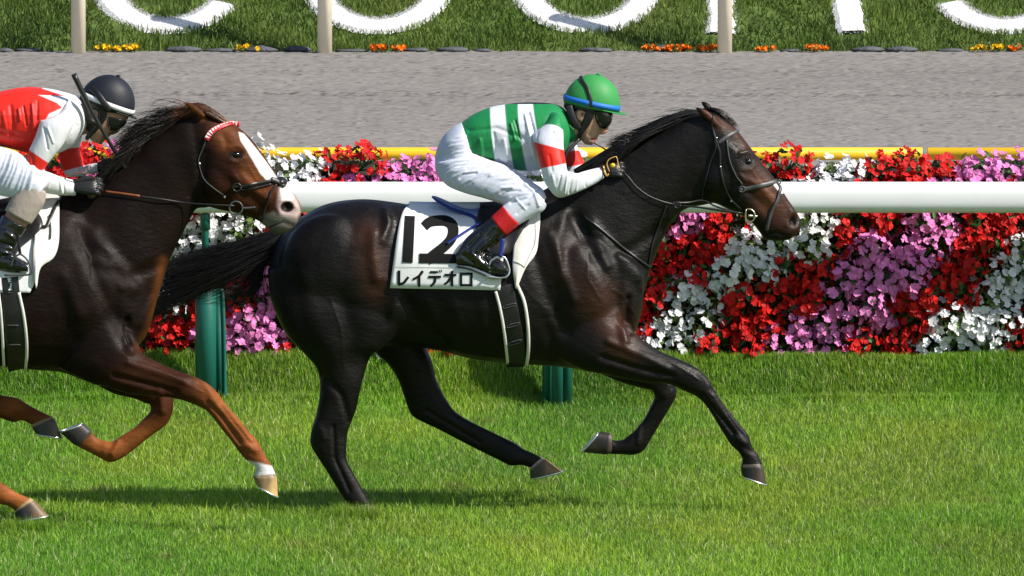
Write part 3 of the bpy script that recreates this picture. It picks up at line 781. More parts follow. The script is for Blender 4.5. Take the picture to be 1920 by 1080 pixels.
D_FN = [(1110, 530, 1030, 660, .08, -.13), (1160, 590, 1085, 692, .09, -.15), (1196, 628, 1130, 702, .08, -.16), (1222, 650, 1170, 710, .067, -.165), (1252, 664, 1212, 717, .056, -.165), (1280, 676, 1252, 720, .05, -.165), (1305, 689, 1280, 732, .047, -.165),
        (1326, 709, 1305, 743, .045, -.165), (1339, 730, 1319, 755, .041, -.165), (1352, 751, 1331, 771, .034, -.165), (1373, 779, 1346, 796, .029, -.165), (1394, 804, 1361, 820, .028, -.165), (1404, 817, 1370, 834, .034, -.165),
        (1411, 838, 1384, 847, .03, -.165), (1422, 854, 1392, 861, .027, -.165), (1431, 873, 1389, 874, .031, -.165)]
D_FF = [(1160, 600, 1080, 680, .07, .12), (1205, 650, 1140, 708, .062, .13), (1236, 676, 1180, 722, .055, .13), (1258, 704, 1212, 730, .048, .13), (1268, 728, 1222, 732, .044, .13), (1267, 745, 1227, 744, .042, .13),
        (1253, 770, 1219, 763, .033, .13), (1237, 796, 1205, 789, .028, .13), (1222, 821, 1189, 808, .029, .13), (1207, 845, 1176, 818, .034, .13), (1188, 853, 1169, 824, .033, .13), (1165, 852, 1153, 826, .028, .13), (1145, 852, 1146, 822, .029, .13)]

def ears(mb, e):
    for (bx, by, tx, ty, wpx, y0, y1) in e:
        L = math.hypot(tx - bx, ty - by); nx, ny = -(ty - by) / L, (tx - bx) / L
        secs = []
        for f, w in ((-.15, .55), (0, .8), (.3, 1.0), (.6, .85), (.85, .45), (1, .08)):
            cx, cy = bx + (tx - bx) * f, by + (ty - by) * f - 3 * math.sin(f * 3.1)
            secs.append((cx + nx * wpx * w / 2, cy + ny * wpx * w / 2, cx - nx * wpx * w / 2, cy - ny * wpx * w / 2, .018 * w + .002, y0 + (y1 - y0) * f))
        loft(mb, secs, 0, k=4, m=14)

mb = MB()
for s_ in (D_TORSO, D_NECK, D_HEAD): loft(mb, s_)
for s_ in (D_HN, D_HF, D_FN, D_FF): loft(mb, s_, k=5)
ears(mb, [(1346, 236, 1300, 199, 17, -.055, -.06), (1335, 212, 1313, 190, 13, .05, .055)])
# shoulder and haunch masses
for (px, py, y, rx, rz, ry) in ((1090, 540, -.15, 75, 95, .10), (1090, 540, .15, 75, 95, .10), (620, 500, -.15, 95, 100, .12), (620, 500, .15, 95, 100, .12), (740, 560, -.14, 55, 60, .11), (1345, 330, -.035, 38, 42, .062), (1345, 330, .035, 38, 42, .062)):
    p = W(px, py, y); ball(mb, p, (rx / 420, ry, rz / 420), 28, 16)
me = remesh(mb, .0052, 5, 'body')
DS = [  # grooves and ridges drawn over the side view: path, width px, depth m
    ([(1300, 360), (1325, 320), (1330, 280)], 9, -.007), ([(1360, 378), (1372, 350), (1376, 325)], 8, -.008), ([(1375, 325), (1420, 345), (1450, 380)], 5, .006), ([(1400, 355), (1440, 395)], 9, -.007),
    ([(1388, 288), (1402, 284), (1415, 292)], 4, .008), ([(1402, 304)], 9, -.007), ([(1392, 318), (1405, 318), (1414, 310)], 4, .005), ([(1376, 262), (1386, 272)], 8, -.009), ([(1488, 414)], 9, -.026), ([(1476, 424), (1484, 398), (1497, 400)], 4, .007),
    ([(1436, 440), (1456, 436), (1478, 446)], 3, -.007), ([(1456, 350), (1484, 394)], 5, .005),
    ([(1085, 430), (1105, 470), (1100, 520), (1125, 560)], 2.2, .003), ([(1150, 540), (1175, 560), (1190, 590)], 2, .003), ([(1385, 320), (1400, 345), (1395, 375)], 1.8, .003), ([(1410, 320), (1430, 350), (1455, 375)], 1.8, .003), ([(1200, 660), (1260, 680), (1310, 712)], 2, .0035), ([(1330, 735), (1365, 785), (1390, 820)], 1.8, .003), ([(620, 560), (640, 620), (645, 690)], 2.2, .003), ([(760, 600), (830, 630), (900, 650)], 2.2, .003), ([(950, 500), (1000, 560), (1040, 590)], 2, .002), 
    ([(1240, 430), (1180, 470), (1120, 480)], 12, -.012), ([(1060, 400), (1045, 450), (1050, 520)], 12, .014), ([(1080, 410), (1110, 470), (1150, 530), (1165, 600)], 15, -.020), ([(1110, 420), (1145, 470), (1195, 520)], 12, .016),
    ([(1030, 440), (1060, 520), (1075, 560)], 10, .012), ([(1000, 470), (1030, 560), (1060, 620)], 14, -.016), ([(1155, 590), (1168, 620), (1172, 640)], 8, .014), ([(1180, 560), (1178, 600), (1183, 622)], 6, -.022), ([(1110, 440), (1125, 465), (1140, 500)], 7, .012),
    ([(1160, 480), (1190, 500), (1200, 540)], 7, .010), ([(1140, 640), (1200, 665), (1250, 690)], 7, .011), ([(1130, 670), (1190, 690), (1260, 706)], 6, -.012), ([(1310, 690), (1330, 720)], 7, .008), ([(1316, 740), (1345, 775), (1375, 812)], 4, -.009), ([(1340, 740), (1398, 815)], 4, .006),
    ([(1382, 820), (1396, 830)], 6, .009), ([(1400, 842), (1412, 848)], 5, -.006), ([(1200, 800), (1196, 830)], 5, .008), ([(1232, 735), (1245, 740)], 8, .006),
    # ribs and flank
    ([(745, 430), (735, 470), (738, 510)], 14, -.010), ([(722, 392), (728, 420), (718, 450)], 9, .016), ([(700, 440), (700, 480), (706, 520)], 12, .016), ([(760, 560), (790, 610), (830, 640)], 14, -.018), ([(745, 560), (730, 610), (705, 650)], 12, .012),
    ([(640, 560), (660, 620), (662, 680)], 18, -.012), ([(570, 520), (590, 600), (620, 660)], 18, .010), ([(600, 700), (640, 740), (655, 790)], 7, -.010), ([(598, 800), (608, 820)], 8, .007), ([(625, 800), (628, 860), (655, 920)], 4, -.008), ([(800, 770), (900, 830)], 4, -.007),
    ([(850, 560), (870, 640)], 10, .004), ([(900, 560), (915, 640)], 10, .004), ([(800, 560), (830, 630)], 10, .004), ([(1020, 600), (1040, 660)], 10, -.008)]
relax(me, 28, lambda px, py, V: (1 - sm(py, 655 + 40 * ((px < 1150) & (px > 1000)), 700 + 40 * ((px < 1150) & (px > 1000)))) * (1 - sm(px, 1290, 1330)), .5)
sculpt(me, [(p, w, d * .9) for p, w, d in DS]); relax(me, 3, lambda px, py, V: (1 - sm(py, 700, 720)) * .8)
V = getV(me); px, py = proj(V); N = getN(me)
C = np.tile([.0048, .0038, .0035], (len(V), 1))
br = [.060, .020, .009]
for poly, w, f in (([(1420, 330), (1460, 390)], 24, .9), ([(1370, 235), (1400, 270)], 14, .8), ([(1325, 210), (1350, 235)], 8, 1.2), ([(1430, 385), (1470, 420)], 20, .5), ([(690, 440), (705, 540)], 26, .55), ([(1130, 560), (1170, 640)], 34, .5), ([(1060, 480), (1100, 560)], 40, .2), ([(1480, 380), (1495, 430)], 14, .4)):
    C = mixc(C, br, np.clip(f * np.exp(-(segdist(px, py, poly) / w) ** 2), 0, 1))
C = mixc(C, [.09, .032, .013], .8 * np.exp(-(segdist(px, py, [(1432, 345), (1445, 372), (1440, 385)]) / 13) ** 2))
C = mixc(C, [.75, .74, .72], 1 - sm(segdist(px, py, [(1455, 345), (1466, 358)]), 3.5, 6))
C = mixc(C, [.75, .74, .72], 1 - sm(segdist(px, py, [(1404, 266), (1410, 272)]), 2, 4))
C = mixc(C, [.004, .003, .003], 1 - sm(segdist(px, py, [(1488, 414)]), 7, 10))
C = mixc(C, [.004, .003, .003], .8 * (1 - sm(segdist(px, py, [(1395, 303), (1411, 303)]), 5, 9)))
C = mixc(C, [.004, .003, .003], 1 - sm(segdist(px, py, [(1436, 441), (1456, 437), (1478, 447)]), 1, 2.5))
C = C * (1 + .18 * nz(V, 16, 4))[:, None]
paint(me, C)
horse12 = empty('racehorse', (W(900, 960, 0)[0], 0, 0), 'dark bay racehorse carrying the white number 12 cloth, galloping to the right', 'horse')
link('body', me, M['coat_dark'], horse12); BODY12 = me
S12 = Surf(me)
hd = [(.016, .014, .013), (.05, .035, .022), (.07, .055, .04)]
hoof('hoof', horse12, (1431, 872, 1388, 873), (1437, 908, 1391, 891), .037, -.165, 0, hd)
hoof('hoof', horse12, (1141, 853, 1146, 812), (1092, 848, 1126, 809), .035, .13, 0, hd)
hoof('hoof', horse12, (1021, 859, 993, 878), (1054, 883, 994, 897), .035, .14, 0, [(.06, .05, .04), (.24, .14, .06), (.33, .27, .20)], label='pale striped far hind hoof')
hoof('hoof', horse12, (698, 945, 657, 953), (722, 972, 668, 974), .036, -.15, 0, hd)
eye_and_lids(horse12, 1402, 303, .017, S12)

# tail: many long hairs streaming back
def hair(n, guides, spread, seed, r0=.0016, k=12, jit=.006, end=None, curl=0.0):
    """hairs blended between two or more guide curves (pixel paths with depth)"""
    r = np.random.default_rng(seed); G = []
    for g in guides:
        w = catmull(np.array([W(a, b, y) for a, b, y in g]), 8); t = np.linspace(0, len(w) - 1, k); i = np.minimum(t.astype(int), len(w) - 2); f = (t - i)[:, None]
        G.append(w[i] * (1 - f) + w[i + 1] * f)
    G = np.array(G); q = r.random(n) * (len(G) - 1); i = np.minimum(q.astype(int), len(G) - 2); f = (q - i)[:, None, None]
    P = G[i] * (1 - f) + G[i + 1] * f
    tt = np.linspace(0, 1, k)[None, :, None]
    off = r.normal(0, 1, (n, 1, 3)) * np.array(spread); P = P + off * (0.25 + tt)
    L = r.uniform(.72, 1.06, (n, 1, 1)) if end is None else r.uniform(end[0], end[1], (n, 1, 1))
    P = P[:, :1] + (P - P[:, :1]) * L
    ph = r.uniform(0, 6.3, (n, 1, 3)); P = P + (jit + curl) * tt * np.sin(tt * r.uniform(3, 9, (n, 1, 1)) + ph)
    return P, np.full(n, r0) * r.uniform(.6, 1.3, n)

mb = MB()
loft(mb, [(545, 425, 540, 470, .03, 0), (515, 436, 505, 470, .03, 0), (480, 448, 480, 478, .022, 0), (450, 458, 452, 480, .014, 0)], k=5)
g1 = [(535, 430, 0), (490, 443, 0), (440, 460, 0), (380, 474, .02), (318, 486, .03)]
g2 = [(530, 445, 0), (490, 462, 0), (430, 484, 0), (365, 505, .02), (300, 520, .03)]
g3 = [(525, 460, 0), (485, 480, 0), (420, 510, 0), (350, 540, .02), (290, 572, .03)]
g4 = [(520, 470, 0), (480, 492, 0), (430, 515, 0), (372, 545, .02), (300, 582, .03)]
P, r_ = hair(3600, [g1, g2, g3, g4], (.010, .024, .009), 3, .0014, jit=.012); strands(mb, P, r_)
g5 = [(515, 465, 0), (484, 500, 0), (470, 540, 0), (440, 562, .0), (395, 560, .02)]
g6 = [(508, 470, 0), (482, 515, 0), (480, 548, -.01), (465, 566, 0), (425, 556, 0)]
P, r_ = hair(330, [g3, g5, g6], (.012, .02, .012), 5, .0012, jit=.010, curl=.012); strands(mb, P, r_)
P, r_ = hair(420, [g1, g3, g4], (.010, .04, .022), 25, .0010, jit=.016, end=(.9, 1.18)); strands(mb, P, r_)
P, r_ = hair(26, [[(515, 470, -.02), (492, 520, -.02), (502, 560, -.03), (500, 600, -.03), (470, 622, 0)], g5], (.01, .01, .01), 6, .001, jit=.01); strands(mb, P, r_)
mb.build('tail', M['hair_dark'], horse12)
# mane
mb = MB()
loft(mb, [(1075, 318, 1082, 335, .02, 0), (1110, 296, 1125, 325, .028, 0), (1150, 272, 1166, 310, .032, 0), (1200, 246, 1215, 285, .032, 0), (1250, 222, 1260, 262, .030, 0), (1295, 207, 1305, 240, .024, 0), (1315, 204, 1322, 222, .018, 0)], k=6)
ga = [(1318, 206, -.01), (1290, 208, -.02), (1262, 216, -.03), (1235, 228, -.03), (1200, 244, -.02)]
gb = [(1290, 214, -.02), (1255, 224, -.04), (1222, 238, -.05), (1190, 250, -.05), (1150, 264, -.04)]
gc = [(1265, 228, -.03), (1235, 242, -.06), (1205, 254, -.08), (1178, 266, -.08), (1150, 282, -.07)]
gd = [(1230, 244, -.03), (1210, 256, -.07), (1190, 268, -.09), (1172, 282, -.1), (1160, 300, -.1)]
ge = [(1190, 262, -.03), (1165, 276, -.07), (1140, 290, -.08), (1118, 306, -.09), (1100, 318, -.09)]
P, r_ = hair(1500, [ga, gb, gc, gd, ge], (.006, .014, .005), 8, .0017, jit=.005); strands(mb, P, r_)
P, r_ = hair(300, [[(1205, 250, -.04), (1185, 254, -.06), (1168, 260, -.07), (1146, 264, -.06)], [(1205, 262, -.06), (1185, 270, -.08), (1168, 280, -.09), (1150, 292, -.09)]], (.008, .012, .012), 19, .0014, jit=.016, end=(.8, 1.2)); strands(mb, P, r_)
P, r_ = hair(60, [[(1310, 206, 0), (1290, 203, 0), (1275, 200, 0), (1262, 206, 0)], gb, gd], (.01, .01, .012), 9, .001, jit=.01); strands(mb, P, r_)
mb.build('mane', M['hair_dark'], horse12)
mb = MB()
loft(mb, [(1318, 203, 1322, 216, .02, 0), (1345, 208, 1338, 222, .028, 0), (1365, 224, 1354, 234, .026, 0), (1378, 240, 1368, 246, .016, 0)], k=5)
P, r_ = hair(300, [[(1318, 204, -.02), (1340, 204, -.03), (1362, 216, -.03), (1382, 240, -.02)], [(1318, 206, .0), (1338, 204, 0), (1358, 212, 0), (1380, 234, 0)], [(1322, 208, .02), (1345, 208, .03), (1362, 222, .03), (1378, 244, .02)]], (.004, .008, .004), 11, .0013, jit=.004); strands(mb, P, r_)
mb.build('forelock', M['hair_dark'], horse12)

# ---- chestnut horse with white blaze
YC = -0.78
C_TORSO = [(-435, 470, -435, 560, .09, 0), (-408, 436, -407, 612, .17, 0), (-367, 405, -363, 645, .235, 0), (-320, 386, -300, 657, .265, 0), (-260, 379, -240, 655, .27, 0), (-200, 384, -180, 654, .255, 0),
           (-140, 392, -120, 663, .265, 0), (-80, 396, -60, 678, .285, 0), (-20, 394, 8, 688, .285, 0), (40, 384, 68, 694, .27, 0), (92, 372, 118, 699, .25, 0), (140, 372, 158, 714, .23, 0),
           (190, 400, 198, 724, .205, 0), (232, 440, 232, 690, .18, 0), (266, 480, 256, 655, .14, 0), (289, 530, 274, 622, .08, 0)]
C_NECK = [(90, 372, 180, 660, .15, 0), (145, 350, 264, 645, .15, 0), (185, 332, 298, 552, .135, 0), (218, 306, 321, 482, .11, 0), (250, 280, 340, 445, .095, 0), (280, 258, 355, 414, .088, 0), (315, 234, 368, 392, .08, 0), (345, 210, 384, 390, .078, 0), (372, 212, 398, 386, .06, 0)]
C_HEAD = [(362, 206, 366, 383, .068, 0), (392, 212, 392, 388, .084, 0), (424, 226, 410, 393, .092, 0), (449, 240, 425, 396, .092, 0), (470, 259, 438, 398, .082, 0), (488, 282, 450, 401, .068, 0), (505, 306, 466, 406, .057, 0),
          (522, 332, 484, 414, .051, 0), (540, 352, 498, 425, .050, 0), (557, 371, 512, 437, .051, 0), (565, 390, 530, 439, .045, 0), (562, 412, 546, 430, .028, 0)]
C_FN = [(215, 570, 110, 690, .09, -.13), (252, 630, 165, 716, .095, -.15), (268, 662, 206, 728, .083, -.16), (293, 677, 248, 740, .066, -.165), (325, 692, 291, 743, .056, -.165), (350, 701, 321, 746, .05, -.165), (373, 710, 347, 752, .047, -.165),
        (398, 726, 372, 762, .045, -.165), (412, 742, 388, 771, .041, -.165), (428, 764, 402, 787, .034, -.165), (446, 783, 415, 804, .029, -.165), (466, 808, 432, 825, .028, -.165), (482, 825, 448, 847, .031, -.165), (491, 841, 462, 863, .033, -.165),
        (500, 858, 477, 874, .028, -.165), (509, 872, 480, 882, .028, -.165), (518, 893, 475, 894, .032, -.165)]
C_FF = [(225, 640, 150, 700, .07, .12), (262, 676, 205, 735, .06, .13), (296, 700, 250, 747, .052, .13), (318, 728, 272, 756, .047, .13), (325, 750, 281, 758, .044, .13), (323, 775, 281, 772, .042, .13), (311, 797, 268, 786, .034, .13), (284, 817, 252, 802, .029, .13),
        (256, 839, 228, 817, .028, .13), (232, 857, 209, 828, .032, .13), (207, 867, 196, 826, .034, .13), (186, 858, 188, 824, .029, .13), (165, 847, 179, 819, .028, .13), (143, 836, 173, 810, .030, .13)]
C_HF = [(-300, 520, -140, 540, .10, .12), (-275, 590, -140, 600, .105, .13), (-239, 640, -141, 640, .09, .14), (-216, 670, -130, 665, .078, .14), (-190, 705, -118, 696, .062, .14), (-160, 745, -100, 710, .05, .14), (-120, 762, -75, 718, .045, .14),
        (-80, 766, -50, 722, .038, .14), (-40, 774, -20, 733, .034, .14), (0, 784, 5, 741, .035, .14), (26, 792, 33, 746, .035, .14), (40, 788, 50, 757, .029, .14), (57, 795, 70, 768, .028, .14), (64, 800, 99, 782, .03, .14)]
C_HN = [(-440, 500, -180, 520, .11, -.12), (-433, 560, -175, 600, .125, -.135), (-400, 622, -215, 655, .11, -.145), (-350, 680, -232, 690, .088, -.15), (-300, 730, -215, 725, .07, -.15), (-270, 775, -195, 752, .055, -.15),
        (-235, 812, -172, 785, .048, -.15), (-190, 850, -135, 812, .043, -.15), (-150, 875, -100, 838, .036, -.15), (-90, 905, -60, 868, .031, -.15), (-35, 934, -15, 895, .032, -.15), (0, 945, 8, 908, .034, -.15), (18, 950, 30, 923, .029, -.15), (32, 962, 55, 934, .03, -.15)]
mb = MB()
for s_ in (C_TORSO, C_NECK, C_HEAD): loft(mb, s_, YC)
for s_ in (C_HN, C_HF, C_FN, C_FF): loft(mb, s_, YC, k=5)
ears(mb, [(378, 214, 341, 191, 14, YC - .055, YC - .06), (390, 212, 372, 193, 12, YC + .05, YC + .055)])
for (px, py, y, rx, rz, ry) in ((150, 555, -.15, 75, 95, .10), (150, 555, .15, 75, 95, .10), (-320, 505, -.15, 95, 100, .12), (-320, 505, .15, 95, 100, .12), (405, 335, -.035, 36, 42, .06), (405, 335, .035, 36, 42, .06)):
    ball(mb, W(px, py, y + YC), (rx / 420, ry, rz / 420), 28, 16)
me = remesh(mb, .0052, 5, 'body')
CS = [([(140, 430), (170, 480), (165, 530), (200, 580)], 2.2, .003), ([(430, 315), (450, 340), (445, 370)], 1.8, .003), ([(465, 310), (485, 345), (505, 370)], 1.8, .003), ([(260, 680), (320, 705), (380, 735)], 2, .0035), ([(405, 755), (440, 800), (470, 838)], 1.8, .003), ([(360, 365), (380, 330), (385, 290)], 9, -.007), ([(418, 382), (430, 355), (432, 335)], 8, -.008), ([(432, 330), (470, 350), (500, 372)], 6, .007), ([(455, 330), (470, 345)], 6, .008), ([(455, 362), (495, 392)], 9, -.007),
      ([(430, 277), (445, 273), (456, 280)], 4, .008), ([(443, 291)], 9, -.007), ([(432, 302), (446, 304), (456, 297)], 4, .005), ([(418, 256), (424, 268)], 8, -.009), ([(415, 262)], 6, .006), ([(538, 388)], 10, -.028), ([(524, 398), (527, 378), (545, 376), (556, 390)], 4, .007),
      ([(505, 425), (530, 415), (555, 425)], 3, -.006), ([(298, 500), (240, 520), (180, 500)], 12, -.012), ([(180, 440), (215, 490), (250, 540)], 14, .012), ([(150, 430), (180, 520), (215, 590), (236, 640)], 15, -.018), ([(205, 500), (226, 540)], 8, .010), ([(120, 520), (150, 590)], 14, .010),
      ([(240, 600), (246, 640)], 6, -.02), ([(238, 635), (245, 655)], 8, .012), ([(262, 610), (285, 560)], 6, .008), ([(240, 680), (300, 700), (345, 715)], 7, .011), ([(215, 705), (280, 722), (330, 735)], 6, -.012), ([(385, 720), (400, 750)], 7, .008), ([(390, 755), (415, 782), (450, 830)], 4, -.010), ([(420, 760), (470, 825)], 4, .007),
      ([(462, 835), (480, 845)], 6, .009), ([(300, 735), (305, 770)], 7, .008), ([(222, 830), (210, 850)], 5, .009), ([(20, 760), (40, 775)], 7, .006)]
relax(me, 28, lambda px, py, V: (1 - sm(py, 665 + 50 * (px < 225), 710 + 50 * (px < 225))) * (1 - sm(px, 335, 370)), .5)
sculpt(me, [(p, w, d * .9) for p, w, d in CS]); relax(me, 3, lambda px, py, V: (1 - sm(py, 710, 730)) * .8)
V = getV(me); px, py = proj(V)
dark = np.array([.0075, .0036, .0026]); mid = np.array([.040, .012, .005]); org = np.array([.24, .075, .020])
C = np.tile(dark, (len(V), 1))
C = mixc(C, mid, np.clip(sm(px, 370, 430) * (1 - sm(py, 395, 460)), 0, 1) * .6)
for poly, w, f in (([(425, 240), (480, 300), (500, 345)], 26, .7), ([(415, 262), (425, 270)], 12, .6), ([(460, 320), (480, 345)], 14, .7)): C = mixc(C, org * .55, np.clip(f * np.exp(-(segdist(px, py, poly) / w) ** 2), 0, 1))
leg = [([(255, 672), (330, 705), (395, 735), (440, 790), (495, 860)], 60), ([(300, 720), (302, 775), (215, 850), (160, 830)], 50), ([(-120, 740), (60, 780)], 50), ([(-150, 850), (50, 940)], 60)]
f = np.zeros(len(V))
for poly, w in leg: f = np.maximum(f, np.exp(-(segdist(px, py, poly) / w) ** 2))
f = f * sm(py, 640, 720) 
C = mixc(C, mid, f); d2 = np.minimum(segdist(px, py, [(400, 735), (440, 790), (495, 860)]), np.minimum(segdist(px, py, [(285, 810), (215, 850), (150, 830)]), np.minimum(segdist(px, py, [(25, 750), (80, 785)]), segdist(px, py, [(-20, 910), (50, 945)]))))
C = mixc(C, org, np.exp(-(d2 / 38) ** 2)); C = mixc(C, org * .45, .7 * np.exp(-(segdist(px, py, [(305, 490), (290, 570), (278, 620), (262, 650)]) / 9) ** 2)); C = mixc(C, mid, .7 * np.exp(-(segdist(px, py, [(255, 665), (310, 690), (350, 705)]) / 14) ** 2))  # the strip down the chest front paints its sunlit edge into the coat
C = mixc(C, org * .8, .9 * np.exp(-(segdist(px, py, [(341, 192), (380, 220)]) / 7) ** 2))
white = [.78, .76, .74]
blaze = [(448, 248), (457, 251), (471, 268), (484, 284), (501, 307), (519, 333), (512, 341), (500, 337), (488, 324), (477, 305), (463, 281), (452, 264)]
C = mixc(C, white, 1 - sm(polydist(px, py, blaze), -1, 2))
# the blaze lies over the bridge of the nose, so its far side mirrors it
C = mixc(C, [.36, .27, .25], (1 - sm(polydist(px, py, [(524, 352), (540, 352), (558, 374), (564, 398), (556, 410), (535, 408), (524, 400), (520, 385), (522, 365)]), -4, 5)) * .9)
C = mixc(C, white, (1 - sm(polydist(px, py, [(526, 350), (540, 352), (550, 370), (545, 376), (530, 374)]), -2, 4)) * .9)
C = mixc(C, [.15, .14, .12], (1 - sm(polydist(px, py, [(490, 408), (512, 398), (530, 405), (556, 410), (560, 422), (542, 437), (515, 441), (498, 428)]), -3, 6)) * .8)
C = mixc(C, [.012, .007, .007], 1 - sm(np.hypot((px - 538) / 1.25, py - 388), 9, 11.5))
C = mixc(C, [.004, .003, .003], .85 * (1 - sm(segdist(px, py, [(436, 290), (452, 290)]), 5, 9)))
C = mixc(C, [.02, .015, .015], .9 * (1 - sm(segdist(px, py, [(505, 426), (530, 416), (553, 426)]), 1, 2.5)))
C = mixc(C, white, sm(py + (px - 495) * -.25, 868, 873) * (px > 465) * (px < 530))
C = C * (1 + .2 * nz(V, 16, 4))[:, None]
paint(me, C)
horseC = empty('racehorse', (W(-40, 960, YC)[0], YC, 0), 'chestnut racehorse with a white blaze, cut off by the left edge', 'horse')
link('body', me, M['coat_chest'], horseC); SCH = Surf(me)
hoof('hoof', horseC, (519, 892, 474, 893), (521, 931, 480, 908), .037, -.165, YC, [(.22, .15, .07), (.52, .34, .14), (.22, .16, .10)], label='pale yellowish front hoof under a white pastern')
hoof('hoof', horseC, (141, 836, 172, 808), (113, 811, 159, 795), .035, .13, YC, [(.035, .03, .032), (.03, .026, .028), (.05, .045, .04)])
hoof('hoof', horseC, (102, 783, 57, 797), (116, 820, 66, 812), .035, .14, YC, [(.05, .045, .045), (.11, .09, .06), (.30, .21, .10)])
hoof('hoof', horseC, (62, 935, 27, 958), (90, 966, 30, 976), .036, -.15, YC, [(.028, .027, .032), (.16, .10, .05), (.38, .26, .12)])
eye_and_lids(horseC, 443, 290, .017, SCH)
mb = MB()
r_c = lambda P, base, seed: None
loft(mb, [(160, 345, 170, 365, .02, YC), (215, 300, 225, 335, .03, YC), (255, 270, 268, 305, .032, YC), (290, 243, 300, 280, .032, YC), (325, 218, 335, 250, .026, YC), (350, 205, 360, 225, .02, YC)], 0, k=6)
nbase = mb.n
def yy(g): return [(a, b, y + YC) for a, b, y in g]
m1 = yy([(365, 203, -.01), (345, 203, -.02), (325, 210, -.03), (308, 222, -.03)])
m2 = yy([(340, 212, -.02), (315, 218, -.03), (290, 228, -.04), (268, 238, -.04)])
m3 = yy([(310, 232, -.03), (288, 236, -.05), (262, 246, -.06), (238, 262, -.06)])
m4 = yy([(282, 254, -.03), (262, 262, -.06), (242, 276, -.07), (224, 296, -.07)])
m5 = yy([(255, 278, -.03), (240, 290, -.06), (222, 304, -.07), (200, 322, -.07)])
m6 = yy([(225, 302, -.03), (205, 316, -.07), (188, 332, -.08), (170, 350, -.08)])
P, r_ = hair(1500, [m1, m2, m3, m4, m5, m6], (.008, .016, .008), 8, .0017, jit=.008); strands(mb, P, r_)
P, r_ = hair(420, [m1, m2, m3, m4, m5], (.018, .02, .026), 12, .0012, jit=.020, end=(1.0, 1.5)); strands(mb, P, r_)
P, r_ = hair(700, [yy([(345, 205, 0), (318, 210, 0), (290, 222, 0), (262, 236, 0)]), yy([(318, 222, 0), (290, 228, 0), (262, 244, 0), (236, 262, 0)]), yy([(285, 250, 0), (262, 256, 0), (240, 272, 0), (222, 292, 0)])], (.010, .02, .012), 14, .0013, jit=.016, end=(.6, 1.25)); strands(mb, P, r_)
me = mb.mesh('mane'); V = getV(me); px, py = proj(V); rr = np.random.default_rng(2)
Cm = np.tile([.009, .006, .005], (len(V), 1)); Cm = mixc(Cm, [.10, .035, .014], sm(px, 310, 350)); paint(me, Cm); link('mane', me, M['hair_chest'], horseC)
mb = MB()
loft(mb, [(350, 202, 360, 216, .02, YC), (385, 203, 382, 222, .03, YC), (410, 216, 402, 232, .03, YC), (425, 230, 418, 238, .02, YC)], 0, k=5)
P, r_ = hair(420, [yy([(430, 236, -.04), (405, 222, -.05), (375, 206, -.05), (345, 206, -.05), (318, 218, -.05)]), yy([(428, 228, -.02), (405, 212, -.03), (372, 199, -.02), (345, 203, -.01)]), yy([(425, 228, .02), (400, 210, .02), (370, 198, .02), (335, 208, .02)])], (.004, .01, .006), 13, .0014, jit=.007); strands(mb, P, r_)
me = mb.mesh('forelock'); V = getV(me); paint(me, np.tile([.11, .038, .016], (len(V), 1)) * (1 + .4 * nz(V, 60, 3))[:, None]); link('forelock', me, M['hair_chest'], horseC)
# ------------------------------------------------------------------ hands
def fist(mb, c, fwd, up, side, s=1.0, thumb=True):
    """a closed hand: palm, four curled fingers of different lengths and a thumb over them. fwd = knuckle direction, side = towards the thumb"""
    c = np.asarray(c, float); f = np.asarray(fwd, float); f /= np.linalg.norm(f); u = np.asarray(up, float); u -= f * np.dot(u, f); u /= np.linalg.norm(u); q = np.cross(f, u)
    if np.dot(q, side) < 0: q = -q
    def T(a, b, d): return c + s * (a * f + b * u + d * q)
    tube(mb, [T(-.055, 0, 0), T(-.02, .002, 0), T(.02, .004, 0), T(.034, .002, 0)], [.023 * s, .033 * s, .036 * s, .026 * s], m=14, flat=(u, .62))
    for i, (L, o) in enumerate(((.9, .027), (1.0, .009), (.94, -.009), (.78, -.026))):
        tube(mb, [T(.018, .010, o), T(.040 * L + .006, .012, o), T(.052 * L + .004, -.006, o), T(.044 * L, -.026, o), T(.022 * L, -.034, o), T(.010, -.024, o)], [.0095 * s, .0105 * s, .0098 * s, .009 * s, .0085 * s, .007 * s], m=10, k=3)
    if thumb:
        tube(mb, [T(-.025, 0, .026), T(-.002, -.012, .038), T(.020, -.024, .036), T(.034, -.034, .022)], [.014 * s, .0125 * s, .0105 * s, .008 * s], m=10, k=3)

def jersey_secs(): pass

# ------------------------------------------------------------------ jockey of number 12
RIDER = empty('person', (W(900, 500, 0)[0], 0, W(900, 500, 0)[2]), 'person in a green helmet and green and white hooped silks crouching on the dark horse', 'jockey')
J_T = [(852, 240, 888, 302, .12, 0), (868, 228, 897, 304, .14, 0), (888, 214, 912, 306, .15, 0), (920, 201, 942, 313, .155, 0), (960, 194, 978, 320, .165, 0), (1000, 192, 1013, 318, .175, 0), (1033, 194, 1042, 302, .165, 0), (1054, 201, 1060, 284, .115, 0), (1066, 214, 1070, 262, .075, 0)]
J_S = [(1015, 245, 1034, 209, .05, -.10), (1001, 248, 1049, 215, .062, -.155), (1000, 262, 1056, 246, .058, -.21), (1005, 280, 1057, 278, .053, -.235), (1012, 306, 1061, 303, .05, -.255), (1017, 330, 1064, 320, .048, -.265), (1026, 350, 1072, 322, .047, -.265),
       (1046, 370, 1081, 325, .046, -.245), (1074, 364, 1092, 322, .043, -.20), (1110, 348, 1110, 317, .038, -.125), (1133, 334, 1127, 313, .033, -.10)]
